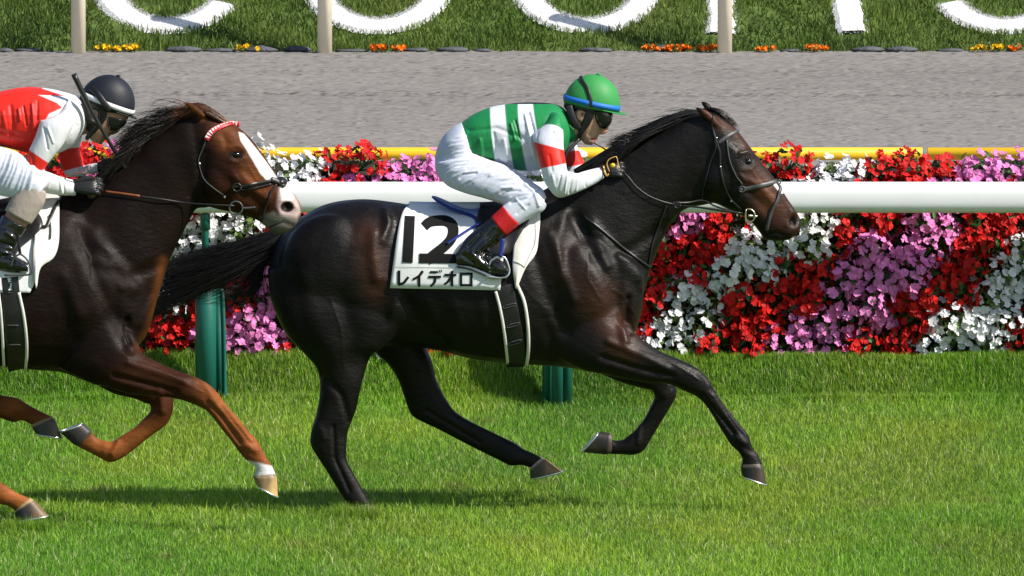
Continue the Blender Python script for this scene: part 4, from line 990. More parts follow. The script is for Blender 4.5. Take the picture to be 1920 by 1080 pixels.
J_F = [(1020, 245, 1045, 212, .05, .10), (1022, 262, 1072, 238, .056, .16), (1030, 285, 1080, 268, .052, .19), (1042, 310, 1093, 298, .048, .19), (1058, 330, 1100, 312, .045, .18), (1082, 345, 1112, 312, .042, .16), (1120, 335, 1126, 306, .036, .12), (1146, 322, 1142, 300, .032, .095)]
J_HEAD = [(1062, 178, 1152, 176, .070, 0), (1065, 195, 1151, 193, .076, 0), (1067, 210, 1147, 208, .077, 0), (1071, 222, 1142, 222, .073, 0), (1077, 234, 1134, 236, .067, 0), (1083, 246, 1127, 247, .060, 0), (1087, 256, 1121, 257, .051, 0), (1091, 264, 1116, 266, .041, 0), (1096, 270, 1110, 272, .026, 0)]
J_NECK = [(1040, 215, 1052, 270, .07, 0), (1062, 214, 1074, 262, .062, 0), (1082, 212, 1092, 256, .058, 0), (1098, 208, 1106, 246, .05, 0)]
J_P = [(868, 228, 892, 300, .14, 0), (850, 238, 897, 305, .155, 0), (830, 257, 905, 318, .165, 0), (817, 286, 908, 335, .162, 0), (816, 318, 900, 350, .14, 0), (826, 338, 880, 356, .09, 0)]
def thigh(sg, dx=0, dy=0, w=1):
    return [(817 + dx, 305 + dy, 895 + dx, 285 + dy, .085 * w, .09 * sg), (832 + dx, 343 + dy, 915 + dx, 298 + dy, .092 * w, .115 * sg), (868 + dx, 361 + dy, 945 + dx, 309 + dy, .087 * w, .15 * sg), (908 + dx, 372 + dy, 975 + dx, 325 + dy, .077 * w, .185 * sg),
            (948 + dx, 385 + dy, 1000 + dx, 342 + dy, .067 * w, .215 * sg), (982 + dx, 396 + dy, 1017 + dx, 354 + dy, .06 * w, .235 * sg), (1003 + dx, 398 + dy, 1025 + dx, 370 + dy, .045 * w, .24 * sg)]
def shin(sg, dx=0, dy=0, w=1):
    return [(1000 + dx, 352 + dy, 1026 + dx, 384 + dy, .05 * w, .24 * sg), (980 + dx, 358 + dy, 1018 + dx, 396 + dy, .054 * w, .245 * sg), (960 + dx, 372 + dy, 997 + dx, 407 + dy, .053 * w, .25 * sg), (941 + dx, 387 + dy, 973 + dx, 422 + dy, .051 * w, .255 * sg)]
def bootleg(sg):
    return [(946, 384, 977, 418, .051, .255 * sg), (941, 388, 972, 422, .0525, .255 * sg), (922, 407, 948, 441, .050, .26 * sg), (897, 426, 926, 465, .046, .265 * sg), (874, 446, 902, 486, .041, .27 * sg), (859, 466, 878, 500, .034, .27 * sg), (853, 480, 858, 498, .022, .27 * sg)]
def foot(sg):
    return [(853, 474, 857, 498, .028, .27 * sg), (872, 462, 880, 502, .035, .27 * sg), (895, 466, 904, 511, .038, .275 * sg), (920, 478, 923, 518, .04, .28 * sg), (942, 489, 943, 520, .037, .285 * sg), (955, 502, 954, 515, .022, .285 * sg)]
SK = (.50, .30, .20)
def sn(y): return [tuple(q[:4]) + (q[4] * .86,) + (q[5],) for q in y]
mb = MB()
loft(mb, J_HEAD, n=2.3); loft(mb, J_NECK)
loft(mb, [(1122, 229, 1144, 226, .010, 0), (1120, 238, 1141, 239, .013, 0), (1118, 246, 1140.5, 246, .017, 0), (1118, 251, 1131, 252, .014, 0)], k=4, m=16)   # nose
loft(mb, [(1108, 256, 1122, 257, .022, 0), (1108, 260, 1121.5, 260, .024, 0), (1106, 263, 1117, 263, .022, 0)], k=3, m=16)        # upper lip
loft(mb, [(1104, 265, 1116.5, 266, .022, 0), (1102, 269, 1113, 270, .02, 0)], k=3, m=16)
loft(mb, [(1112, 218, 1145, 217, .055, 0), (1112, 223, 1146, 223, .05, 0), (1110, 227, 1142, 228, .045, 0)], k=3, m=20)   # brow
for q in (J_T, J_P): loft(mb, sn(q), s=.9)
for q in (J_S, J_F): loft(mb, sn(q), s=.84)
for sg in (-1, 1):
    for q in (thigh(sg), shin(sg), bootleg(sg), foot(sg)): loft(mb, sn(q), s=.84)
    p = W(1090, 215, sg * .073); ball(mb, p, (.024, .008, .030), 16, 10, np.array([[1, 0, 0], [0, 1, 0], [0, 0, 1]])); ball(mb, W(1092, 224, sg * .070), (.012, .008, .012), 10, 8)
hn = W(1146, 319, -.095); hf = W(1160, 306, .085)
fist(mb, hn, (1, .15, -.05), (.1, -.9, .4), (0, -.2, 1), .88)
fist(mb, hf, (1, -.15, -.05), (.1, .9, .4), (0, .2, 1), .88)
me = remesh(mb, .003, 3, 'body')
sculpt(me, [([(1126, 222), (1140, 221)], 4, -.006), ([(1112, 240), (1104, 252)], 4, -.004), ([(1108, 262), (1122, 262)], 1.6, -.004), ([(1112, 272)], 4, .003), ([(1091, 214)], 4, -.006)], ythr=.05)
V = getV(me); px, py = proj(V)
C = np.tile(SK, (len(V), 1)); C = mixc(C, [.42, .13, .11], 1 - sm(segdist(px, py, [(1112, 261.5), (1121, 262)]), 1.5, 4)); C = mixc(C, [.55, .22, .15], .7 * (1 - sm(segdist(px, py, [(1138, 247)]), 3, 9)))
C = mixc(C, [.03, .02, .015], (1 - sm(segdist(px, py, [(1066, 205), (1072, 228), (1079, 234)]), 6, 9)))
C = mixc(C, [.16, .09, .06], (1 - sm(segdist(px, py, [(1092, 214)]), 2, 5)) * .8)
C = mixc(C, [.33, .22, .17], .5 * (1 - sm(segdist(px, py, [(1098, 264), (1108, 270), (1092, 256)]), 3, 8)))
paint(me, C); link('body', me, M['skin'], RIDER)

def silk_colour(V, fn):
    px, py = proj(V); return fn(px, py, V)
GRN = np.array([.012, .22, .065]); WHT = np.array([.68, .71, .78]); RED = np.array([.72, .018, .008])
mb = MB(); loft(mb, [(860, 235, 893, 302, .143, 0)] + J_T[1:], s=1.0, k=8)
me = remesh(mb, .0035, 3, 'jersey')
sculpt(me, [(p, max(1.6, w * .6), d * .6) for p, w, d in [([(958, 232), (966, 262)], 3, .010), ([(966, 226), (976, 262)], 3, -.012), ([(985, 215), (995, 262), (1005, 300)], 5, .012), ([(992, 212), (1002, 250)], 4, -.012), ([(925, 250), (935, 300)], 7, -.010), ([(900, 262), (905, 300)], 6, .010),
            ([(945, 262), (952, 312)], 5, .009), ([(930, 216), (990, 212)], 7, -.006), ([(880, 245), (930, 240), (990, 262)], 7, -.008), ([(890, 285), (950, 300), (1000, 290)], 7, .009)]])
def jc(px, py, V):
    t = py - 195; C = np.tile(GRN, (len(px), 1))
    for (x0, y0), (x1, y1), wd0, wd1 in (((932.5, 195), (948, 320), 28, 33), ((985, 192), (1008, 320), 28, 40)):
        f = (py - y0) / (y1 - y0); bow = 8 * (f - f * f) * 0; cx = x0 + (x1 - x0) * f ** 1.6; w = wd0 + (wd1 - wd0) * f
        C = mixc(C, WHT, 1 - sm(np.abs(px - cx) - w / 2, -1, 1))
    return C
V = getV(me); paint(me, silk_colour(V, jc)); JER = link('jersey', me, M['silk'], RIDER)
def crisp(st, a=.6, b=.65): return [(p, max(1.4, w * a), d * b) for p, w, d in st]
def sleeve(secs, name, fn, strokes=(), yo=0.0, parent=None):
    mb = MB(); loft(mb, secs, yo, k=7); me = remesh(mb, .003, 3, name)
    if strokes: sculpt(me, crisp(strokes), ythr=.1)
    V = getV(me); paint(me, silk_colour(V, fn)); return link(name, me, M['silk'], parent)
def s12(px, py, V):
    C = np.tile(WHT, (len(px), 1))
    arc = 233 + ((px - 1030) / 26.0) ** 2 * 11
    C = mixc(C, GRN, (1 - sm(py - arc, -1, 1)) * (px < 1062))
    topl = 267 + (px - 1005) * .27; bot = 316 - (px - 1013) * .2
    return mixc(C, RED, sm(py - topl, -1, 1) * (1 - sm(py - bot, -1, 1)) * (px < 1075))
cr = [([(1052, 330), (1046, 355)], 3, -.008), ([(1064, 326), (1058, 362)], 3, .008), ([(1074, 328), (1068, 362)], 3, -.008), ([(1084, 326), (1080, 358)], 3, .006), ([(1036, 330), (1040, 350)], 4, .007), ([(1098, 322), (1098, 350)], 3, -.005), ([(1050, 250), (1056, 285)], 3, -.006), ([(1040, 246), (1052, 270)], 3, .006), ([(1010, 240), (1003, 275)], 4, -.006), ([(1030, 292), (1035, 320)], 5, -.005)]
sleeve(J_S, 'sleeve', s12, cr, parent=JER)
def s12f(px, py, V):
    C = np.tile(WHT, (len(px), 1)); C = mixc(C, GRN, 1 - sm(py - 250, -1, 1)); return mixc(C, RED, sm(py - 284 + (px - 1062) * .1, -1, 1) * (1 - sm(py - 314 + (px - 1062) * .2, -1, 1)))
sleeve(J_F, 'sleeve', s12f, parent=JER)
mb = MB(); loft(mb, [(1058, 214, 1068, 268, .07, 0), (1068, 216, 1078, 266, .062, 0), (1072, 218, 1082, 262, .06, 0)], k=4); me = mb.mesh('collar'); paint(me, np.tile(GRN, (len(me.vertices), 1))); link('collar', me, M['silk'], JER)
# breeches
mb = MB(); loft(mb, J_P, k=6)
for sg in (-1, 1):
    loft(mb, thigh(sg)); loft(mb, shin(sg))
me = remesh(mb, .0038, 4, 'breeches'); relax(me, 18, lambda px, py, V: 1 - sm(px, 880, 930), .5)
rw = np.random.default_rng(77); WR = []
for k in range(20):     # long fine creases running up the thigh
    f = k / 19; x0, y0 = 826 + 130 * f + rw.normal(0, 3), 338 + 42 * f - rw.uniform(0, 18); L = rw.uniform(45, 85) * (1 - .4 * f); a_ = math.radians(rw.uniform(22, 38))
    WR.append(([(x0, y0), (x0 + L * .5 * math.cos(a_), y0 - L * .5 * math.sin(a_) - 3), (x0 + L, y0 - L * math.sin(a_) * .75)], rw.uniform(1.8, 3.2), rw.choice([-1, 1]) * rw.uniform(.0025, .0045)))
for k in range(9):
    x0, y0 = 822 + rw.uniform(0, 12), 262 + k * 8; WR.append(([(x0, y0 + 8), (x0 + 22, y0 - 4), (x0 + 48, y0 - 8)], rw.uniform(1.8, 3), rw.choice([-1, 1]) * .0032))
sculpt(me, WR + [([(958, 380), (990, 372), (1012, 352)], 3, -.007), ([(985, 345), (1002, 360), (1010, 385)], 3, .006), ([(970, 400), (990, 385)], 3, -.004), ([(968, 374), (985, 392)], 2, .004)], ythr=.1)
paint(me, np.tile([.60, .635, .74], (len(me.vertices), 1))); link('breeches', me, M['breech'], RIDER)
for sg in (-1, 1):
    mb = MB(); loft(mb, bootleg(sg)[1:], k=6); loft(mb, foot(sg), k=6)
    me = remesh(mb, .003, 3, 'boot')
    if sg < 0: sculpt(me, [([(915, 450), (895, 470)], 4, .009), ([(930, 452), (905, 480), (920, 500)], 3, -.010), ([(900, 440), (880, 462)], 4, -.008), ([(885, 475), (905, 495)], 4, .009), ([(935, 480), (915, 470)], 3, .008), ([(870, 480), (885, 492)], 4, -.007), ([(925, 430), (912, 452)], 3, -.006)], ythr=.1)
    V = getV(me); b = link('boot', me, M['boot'], RIDER)
    mb = MB(); loft(mb, [(943, 386, 974, 420, .0535, .255 * sg), (932, 397, 962, 431, .053, .257 * sg), (921, 407, 948, 442, .0515, .26 * sg)], k=4, s=1.03); me = mb.mesh('cuff'); paint(me, np.tile([.50, .012, .015], (len(me.vertices), 1))); link('cuff', me, M['silk'], b)
    mb = MB(); secs = [tuple([a, b_ + (5 if i > -1 else 0), c, d_ + 2, w * 1.04, y]) for i, (a, b_, c, d_, w, y) in enumerate([(856, 492, 858, 500, .028, .27 * sg), (880, 496, 880, 504, .035, .27 * sg), (904, 506, 904, 513, .038, .275 * sg), (925, 514, 924, 520, .038, .28 * sg), (950, 513, 948, 521, .03, .285 * sg)])]
    loft(mb, secs, k=4); mb.build('sole', M['leather'], b)

def glove(name, c, f, u, s, sc, parent, m_):
    mb = MB(); fist(mb, c, f, u, s, sc); me = remesh(mb, .0022, 2, name); return link(name, me, m_, parent)
g = glove('glove', hn, (1, .15, -.05), (.1, -.9, .4), (0, -.2, 1), 1.05, RIDER, M['leather'])
# gold edged wrist strap with a round yellow badge
mb = MB(); a = hn + np.array([-.035, -.032, .004])
P = [W(1143, 322, -.142), W(1138, 308, -.142), W(1142, 299, -.140), W(1153, 294, -.138), W(1157, 297, -.138), W(1160, 316, -.140)]; tube(mb, P, .0022, m=8); mb.build('wrist_strap', M['gold'], g)
mb = MB(); ball(mb, W(1149, 310, -.138), (.011, .005, .010), 16, 8); mb.build('badge', mat('yellow_badge', (.75, .55, .01), .5), g)
mb = MB(); tube(mb, [W(1131, 311, -.125), W(1134, 322, -.137), W(1138, 330, -.137), W(1141, 326, -.14)], [.0035, .004, .004, .003], m=8); mb.build('cuff', M['gold'], g)
glove('glove', hf, (1, -.15, -.05), (.1, .9, .4), (0, .2, 1), 1.05, RIDER, M['leather'])

# helmet
def helmet(parent, cx, cy, rx, rz, tilt, yo, cover, rimc, peak, band, strap_m=None, ry=.098):
    """dome seen from the side, centre and radii in pixels; tilt is the slope of its rim (degrees, nose down)"""
    t = math.radians(tilt); ca, sa = math.cos(t), math.sin(t)
    c = W(cx, cy, yo); ax = np.array([ca, 0, -sa]); az = np.array([sa, 0, ca]); s = 1 / 420.0
    ph = np.linspace(0, math.pi / 2 * 1.06, 16); th = np.linspace(0, 2 * math.pi, 44, endpoint=False)
    def pt(p, th_, grow=0):
        r = np.sin(p); return c + ((rx * s + grow) * r * np.cos(th_))[..., None] * ax + np.array([0, 1, 0]) * ((ry + grow) * r * np.sin(th_))[..., None] + az * ((rz * s + grow) * np.cos(p) + 0 * th_)[..., None]
    R = np.array([pt(np.full(44, max(p, .02)), th) for p in ph]); inner = np.array([c + (q - c) * .9 for q in R[::-1]])
    mb = MB(); V, F = rings(np.concatenate([R, inner])); mb.add(V, F)
    me = mb.mesh('helmet'); paint(me, np.tile(cover, (len(me.vertices), 1))); h = link('helmet', me, M['helm'], parent)
    # rim band
    mb = MB(); R = []
    for p, g_ in ((1.42, .0022), (1.42, .0045), (1.58, .0045), (1.58, .0022)): R.append(pt(np.full(44, p), th, g_))
    R.append(R[0]); V, F = rings(np.array(R), False); mb.add(V, F); me = mb.mesh('rim_band'); paint(me, np.tile(rimc, (len(me.vertices), 1))); link('rim_band', me, M['helm'], h)
    # peak
    mb = MB(); n = 22; tt = np.linspace(-1.15, 1.15, n); top = []
    for f in (0, .35, .7, 1.0):
        q = pt(np.full(n, 1.62), tt, .002); out = (peak * s) * f * np.clip(np.cos(tt * 1.25), 0, 1)[:, None] * (ax * 1.0 - az * .10)
        top.append(q + out)
    top = np.array(top); G = np.concatenate([top, top[::-1] - az * .004]); V, F = rings(G.transpose(1, 0, 2)); mb.add(V, F); me = mb.mesh('peak'); paint(me, np.tile(band, (len(me.vertices), 1))); link('peak', me, M['helm'], h)
    mb = MB(); ball(mb, pt(np.array([.02]), np.array([0.]))[0] + az * .003, (.011, .011, .006), 14, 8); me = mb.mesh('button'); paint(me, np.tile(cover, (len(me.vertices), 1))); link('button', me, M['helm'], h)
    # padded lining showing below the rim at the back
    mb = MB(); R = []
    for p, g_, dz in ((1.6, -.004, 0), (1.6, -.006, -.030), (1.6, -.020, -.045), (1.6, -.026, -.03), (1.6, -.02, 0)):
        q = pt(np.full(44, p), th, g_) + az * dz * (0.55 - .45 * np.cos(th))[:, None]; R.append(q)
    R.append(R[0]); V, F = rings(np.array(R), False); mb.add(V, F); mb.build('lining', M['leather'], h)
    return h, pt
H, PT = helmet(RIDER, 1109, 196, 53, 57, 12, 0, (.035, .27, .065), (.015, .16, .62), 14, (.02, .25, .05))
mb = MB()
cs = [(1083, 149), (1092, 166), (1100, 188), (1108, 206), (1112, 214)]
for sg in (-1,):
    P = [PT(np.array([p]), np.array([t_]), .003)[0] for p, t_ in ((.62, math.pi * 1.06), (.78, math.pi * 1.25), (1.05, math.pi * 1.40), (1.35, math.pi * 1.47), (1.6, math.pi * 1.50))]
    tube(mb, P, [.0085] * 5, m=8, flat=((0, -1, .1), .3))
P = [PT(np.array([p]), np.array([t_]), .003)[0] for p, t_ in ((.62, math.pi * .94), (.78, math.pi * .75), (1.05, math.pi * .60), (1.35, math.pi * .53), (1.6, math.pi * .50))]
tube(mb, P, [.0085] * 5, m=8, flat=((0, -1, .1), .3)); mb.build('goggle_band', M['leather'], H)
def chinstrap(parent, pts, widths, yo):
    for sg in (-1, 1):
        mb = MB(); P = [W(x, y, yo + sg * d) for x, y, d in pts]; tube(mb, P, widths, m=8, flat=((0, 1, 0), .35)); mb.build('chin_strap', M['leather'], parent)
chinstrap(H, [(1108, 205, .082), (1104, 218, .08), (1098, 232, .075), (1090, 246, .066), (1085, 258, .05), (1087, 264, .02)], [.018, .020, .018, .012, .009, .008], 0)
chinstrap(H, [(1067, 198, .075), (1071, 215, .08), (1078, 230, .08), (1088, 242, .072)], [.015, .018, .016, .012], 0)
mb = MB(); tube(mb, [W(1086, 260, -.055), W(1076, 272, -.07), (W(1064, 284, -.085)), W(1058, 300, -.09), W(1058, 316, -.09)], [.007, .008, .008, .008, .006], m=8, flat=((0, 1, 0), .4)); mb.build('loose_strap', M['leather'], H)
mb = MB(); loft(mb, [(1104, 206, 1148, 208, .083, 0), (1106, 216, 1149.5, 217, .083, 0), (1112, 226, 1147, 229, .080, 0), (1119, 234, 1142, 236, .074, 0), (1126, 240, 1138, 240, .06, 0)], k=5, n=2.6); mb.build('goggles', M['glass'], RIDER)
# whip held in the far hand
mb = MB(); tube(mb, [W(1113, 267.5, .02), W(1130, 277, .03), W(1150, 291, .05), W(1168, 303, .08), W(1205, 326, .09)], [.0035, .004, .0045, .006, .005], m=10); wob = mb.build('whip', M['leather'], None)
tag(wob, 'thin black riding whip between the mouth and far hand of the green helmeted person', 'whip')

# ------------------------------------------------------------------ saddle cloth, number, saddle of 12
def cloth_grid(TL, BL, TR, BR, surf, off, nu=34, nv=26, topcurve=None, iters=14, yo=0.0):
    """a cloth laid over the horse's flank from outline curves in the photo"""
    L = catmull(np.array(TL, float), 12); R_ = catmull(np.array(TR, float), 12)
    def at(Cv, f): i = f * (len(Cv) - 1); a = min(int(i), len(Cv) - 2); return Cv[a] * (1 - (i - a)) + Cv[a + 1] * (i - a)
    G = np.zeros((nv, nu, 3)); PX = np.zeros((nv, nu, 2))
    for i in range(nv):
        a, b = at(L, i / (nv - 1)), at(R_, i / (nv - 1))
        for j in range(nu): PX[i, j] = a + (b - a) * j / (nu - 1)
    Y = np.zeros((nv, nu))
    for i in range(nv):
        for j in range(nu):
            p, n = surf.hit(PX[i, j, 0], PX[i, j, 1], 0, default=yo); Y[i, j] = p[1]
    Y0 = Y - off
    for _ in range(iters):
        E = np.pad(Y0, 1, mode='edge'); S = (E[:-2, 1:-1] + E[2:, 1:-1] + E[1:-1, :-2] + E[1:-1, 2:]) / 4
        Y0 = np.minimum(S, Y - off)
    Y0[0] = np.maximum(Y0[0], yo - .12)
    for i in range(nv):
        for j in range(nu): G[i, j] = W(PX[i, j, 0], PX[i, j, 1], Y0[i, j])
    return G, PX
def cloth_mesh(mb, G, yo, th=.006, mirror=True):
    nv, nu = G.shape[:2]
    def sheet(G1, flip):
        O = G1.reshape(-1, 3); I = O.copy(); I[:, 1] += th * (-1 if flip else 1)
        i = np.arange(nv - 1)[:, None] * nu + np.arange(nu - 1)[None, :]; Q = np.stack([i, i + nu, i + nu + 1, i + 1], -1).reshape(-1, 4); n = nv * nu
        rim = [*range(nu), *[k * nu + nu - 1 for k in range(1, nv)], *[(nv - 1) * nu + k for k in range(nu - 2, -1, -1)], *[k * nu for k in range(nv - 2, 0, -1)]]
        rim = np.array(rim); r2_ = np.roll(rim, -1); E = np.stack([rim, r2_, r2_ + n, rim + n], -1)
        mb.add(np.vstack([O, I]), [Q, Q[:, ::-1] + n, E])
    sheet(G, False)
    if mirror:
        G2 = G.copy(); G2[..., 1] = 2 * yo - G2[..., 1]; sheet(G2, True)
        t = np.stack([G[0], G2[0]], 0) if False else None
        R = np.stack([G[0], (G[0] + G2[0]) / 2 + np.array([0, 0, .012]), G2[0]], 0)
        V = np.concatenate([R, R - np.array([0, 0, .006])]).reshape(-1, 3); i = np.arange(2)[:, None] * nu + np.arange(nu - 1)[None, :]; Q = np.stack([i, i + nu, i + nu + 1, i + 1], -1).reshape(-1, 4)
        mb.add(V, [Q, Q + 3 * nu])
G12, PX12 = cloth_grid([(767, 384), (757, 394), (749, 418), (741, 465), (731, 540)], None, [(950, 384), (950, 400), (948, 430), (944, 480), (938, 544)], None, S12, .012)
r = np.random.default_rng(4)
G12[:, :, 1] -= .004 * (1 + np.sin(np.linspace(0, 9, G12.shape[1]))[None, :] * np.linspace(0, 1, G12.shape[0])[:, None])
mb = MB(); cloth_mesh(mb, G12, 0.0)
CL = empty('saddle_cloth', tuple(W(840, 400, 0)), 'white number 12 saddle cloth with black lettering on the dark horse', 'saddle cloth')
me = mb.mesh('cloth'); link('cloth', me, M['cloth'], CL); SCL = Surf(me)
def ink(mb, pts, w, off=.0028, taper=None, closed=False, curve=True, st=3.0):
    """black stroke on the cloth: path in photo pixels, width px"""
    P = np.array(pts, float)
    if curve and len(P) > 2: D = catmull(P, 8)
    else:
        D = np.concatenate([np.linspace(P[i], P[i + 1], max(2, int(np.hypot(*(P[i + 1] - P[i])) / st)), endpoint=(i == len(P) - 2)) for i in range(len(P) - 1)])
    T = np.gradient(D, axis=0); T /= np.linalg.norm(T, axis=1)[:, None] + 1e-9; Nn = np.stack([-T[:, 1], T[:, 0]], -1)
    ws = np.interp(np.linspace(0, 1, len(D)), np.linspace(0, 1, len(np.atleast_1d(w))), np.atleast_1d(w)) / 2
    cols = []
    m_ = max(3, int(ws.max() / 2) + 2)
    for f in np.linspace(-1, 1, m_):
        q = D + Nn * (ws * f)[:, None]; cols.append([SCL.hit(a, b, 0)[0] + np.array([0, -off, 0]) for a, b in q])
    G = np.array(cols).transpose(1, 0, 2); n_ = len(G); i = np.arange(n_ - 1)[:, None] * m_ + np.arange(m_ - 1)[None, :]
    mb.add(G.reshape(-1, 3), [np.stack([i, i + 1, i + m_ + 1, i + m_], -1).reshape(-1, 4)])
mb = MB()
ink(mb, [(768.5, 404.5), (766.5, 448), (764, 492.5)], 19.5, curve=False)
ink(mb, [(795, 425), (805, 416.5), (820, 413.5), (836, 414), (847, 421), (850, 434), (845, 449), (832, 463), (815, 476), (800, 489)], [18, 19, 20, 20.5, 20.5, 20, 19, 19, 18.5, 19])
ink(mb, [(786, 484), (857, 485)], 18, off=.0034, curve=False)
mb.build('number_marking', M['ink'], CL, False)
mb = MB(); o_ = .0028
def K(pts, w=5, c=False): ink(mb, pts, w, o_, curve=c)
K([(748, 507), (748, 534)], 5.5); K([(747, 534), (757, 530), (766, 519)], [5.5, 5, 4.5], True)                      # re
K([(793, 508), (786, 517), (774, 524)], [5, 4.5, 4], True); K([(786, 516), (786, 538)], 5)                          # i
K([(806, 510), (821, 510)], 4); K([(803, 519), (827, 519)], 4.5); K([(816, 520), (815, 529), (807, 537)], [5, 4.5, 4.5], True); K([(823.5, 506), (824.5, 511)], 2); K([(827, 505.5), (828, 510.5)], 2)   # de
K([(833, 515.5), (856, 515.5)], 4.5); K([(847.5, 508), (847.5, 537)], 5); K([(846, 518), (841, 527), (833, 533)], [4.5, 4.5, 4], True)   # o
K([(864.5, 512), (864.5, 537)], 4.5); K([(884, 512), (884, 537)], 4.5); K([(862.5, 513), (886, 513)], 4.5); K([(862.5, 534.5), (886, 534.5)], 4.5)    # ro
mb.build('name_lettering', M['ink'], CL, False)
mb = MB(); seam = mat('seam_thread', (.45, .47, .47), .8)
ink(mb, [(738, 500.5), (800, 501), (860, 502), (935, 503)], 1.1, .002, curve=False); mb.build('seam', seam, CL, False)

def flap(mb, poly_top, poly_bot, surf, off, yo, th=.010):
    """a padded flap between two outline curves (left and right)"""
    G, PX = cloth_grid(poly_top, None, poly_bot, None, surf, off, nu=14, nv=24, yo=yo, iters=10)
    f = np.sin(np.linspace(0, math.pi, 14))[None, :]; G[:, :, 1] -= .010 * f
    cloth_mesh(mb, G, yo, th, mirror=True)
SAD = empty('saddle', tuple(W(940, 390, 0)), 'small black and blue racing saddle with white pad and girth on the dark horse', 'saddle')
mb = MB(); flap(mb, [(930, 386), (945, 410), (962, 440), (962, 475), (961, 500), (966, 540)], [(1012, 386), (1013, 410), (1010, 445), (1005, 475), (986, 502), (969, 542)], S12, .020, 0.0); pad = mb.build('saddle_pad', M['pad'], SAD)
mb = MB(); SP = Surf(pad.data, BODY12)
strap(mb, SP, [(962, 489), (974, 494), (984, 501)], 1.5, .0015, .002); strap(mb, SP, [(1004, 420), (1003, 455), (992, 480), (983, 500)], 1.3, .0012, .002); mb.build('seam', seam, pad)
# seat / cantle
mb = MB()
loft(mb, [(810, 368, 812, 372, .05, 0), (818, 369, 824, 380, .085, 0), (845, 380, 850, 393, .10, 0), (872, 389, 876, 402, .10, 0), (900, 388, 905, 412, .11, 0), (935, 378, 945, 415, .12, 0), (975, 366, 985, 415, .12, 0), (1005, 362, 1010, 400, .10, 0)], k=5)
mb.build('seat', M['lblue'], SAD)
mb = MB(); ed = []
for sg in (-1, 1):
    tube(mb, [W(811, 369, sg * .05), W(822, 378, sg * .088), W(848, 392, sg * .104), (W(874, 401, sg * .108)), W(892, 412, sg * .14), W(900, 424, sg * .20)], [.005, .006, .007, .008, .014, .012], m=8)
mb.build('cantle_edge', M['blue'], SAD)
mb = MB(); flap(mb, [(900, 386), (896, 400), (892, 425), (897, 455), (925, 480)], [(975, 384), (985, 400), (992, 412), (975, 440), (955, 478)], Surf(pad.data, me, BODY12), .016, 0.0, .006); sf = mb.build('saddle_flap', M['leather'], SAD)
mb = MB(); SF = Surf(sf.data, pad.data, me, BODY12)
strap(mb, SF, [(838, 458), (860, 444), (882, 430), (903, 418)], 4.5, .003, .006); mb.build('surcingle_end', M['blue'], SAD)
# girth with pale piping
mb = MB(); strap(mb, S12, [(944, 535), (950, 560), (958, 600), (966, 645), (967, 688)], 34, .004, .008); gi = mb.build('girth', M['leather'], SAD)
mb = MB(); strap(mb, S12, [(929, 546), (936, 572), (943, 607), (948, 642), (953, 682)], 5.5, .006, .010); strap(mb, S12, [(969, 534), (981, 562), (987, 592), (990, 625), (990, 655), (987, 684)], 6, .006, .010); mb.build('girth_piping', M['pad'], gi)
for x, y in ((954, 570), (961, 605), (965, 636)):
    mb = MB(); strap(mb, S12, [(x - 10, y + 3), (x + 10, y - 2), (x + 10, y + 2), (x - 10, y + 7), (x - 10, y + 3)], 1.4, .003, .014, k=4); mb.build('buckle', M['strap_grey'], gi)
# stirrup
mb = MB(); yS = -.33
tube(mb, [W(943, 448, -.325), W(941, 465, -.33), W(938, 482, -.335)], [.009, .009, .008], m=8, flat=((0, 1, 0), .3)); st_ = mb.build('stirrup_leather', M['blue'], SAD)
mb = MB(); tube(mb, [W(917, 497, yS), W(922, 488, yS), W(937, 481, yS), W(947, 484, yS), W(953, 497, yS), W(955, 510, yS), W(949, 519, yS - .005), W(935, 521, yS), W(914, 518, yS)], .0045, m=10); tube(mb, [W(914, 518, yS), W(914, 520, yS + .05), W(914, 519, yS + .09)], .006, m=8); tube(mb, [W(949, 519, yS), W(949, 520, yS + .05), W(949, 519, yS + .09)], .006, m=8); mb.build('stirrup_iron', M['steel'], st_)

# ------------------------------------------------------------------ bridle of 12
def ringo(mb, c, r, t, n=20, a0=0, a1=2 * math.pi, nrm_y=True):
    th = np.linspace(a0, a1, n); P = [c + np.array([r * math.cos(q), 0, r * math.sin(q)]) for q in th]; tube(mb, P, t, m=8, k=1)
BR = empty('bridle', tuple(W(1340, 300, 0)), 'black leather bridle with figure eight noseband on the dark horse', 'bridle')
mb = MB(); strap(mb, S12, [(1347, 268), (1362, 257), (1376, 249), (1386, 243)], 6.5, .003, .004); mb.build('browband', M['strap_grey'], BR)
mb = MB(); strap(mb, S12, [(1338, 214), (1336, 235), (1341, 258), (1350, 286), (1351, 313), (1357, 345), (1370, 372), (1389, 392)], 3.6, .0028, .004); mb.build('cheekpiece', M['leather'], BR)
mb = MB(); strap(mb, S12, [(1340, 262), (1343, 278), (1334, 300), (1326, 330), (1318, 360), (1316, 374)], 2.6, .0025, .004); mb.build('throatlatch', M['leather'], BR)
mb = MB(); strap(mb, S12, [(1362, 262), (1368, 300), (1378, 325), (1392, 346)], 2.6, .0025, .004)
strap(mb, S12, [(1386, 356), (1410, 351), (1435, 346), (1455, 340)], 7.5, .0035, .005)
strap(mb, S12, [(1455, 340), (1464, 350), (1459, 368), (1452, 385), (1444, 408), (1438, 430)], [6.5], .0035, .005) if False else strap(mb, S12, [(1457, 344), (1462, 354), (1458, 372), (1450, 390), (1443, 410), (1438, 432)], 6, .0035, .005)
ringo(mb, S12.hit(1390, 354, .008)[0], .013, .003); ringo(mb, S12.hit(1457, 343, .008)[0], .010, .003); mb.build('noseband', M['strap_grey'], BR)
for x, y in ((1344, 259), (1351, 313), (1372, 376)):
    mb = MB(); p, n = S12.hit(x, y, .006); ball(mb, p, (.004, .003, .005), 10, 6); mb.build('buckle', M['steel'], BR)
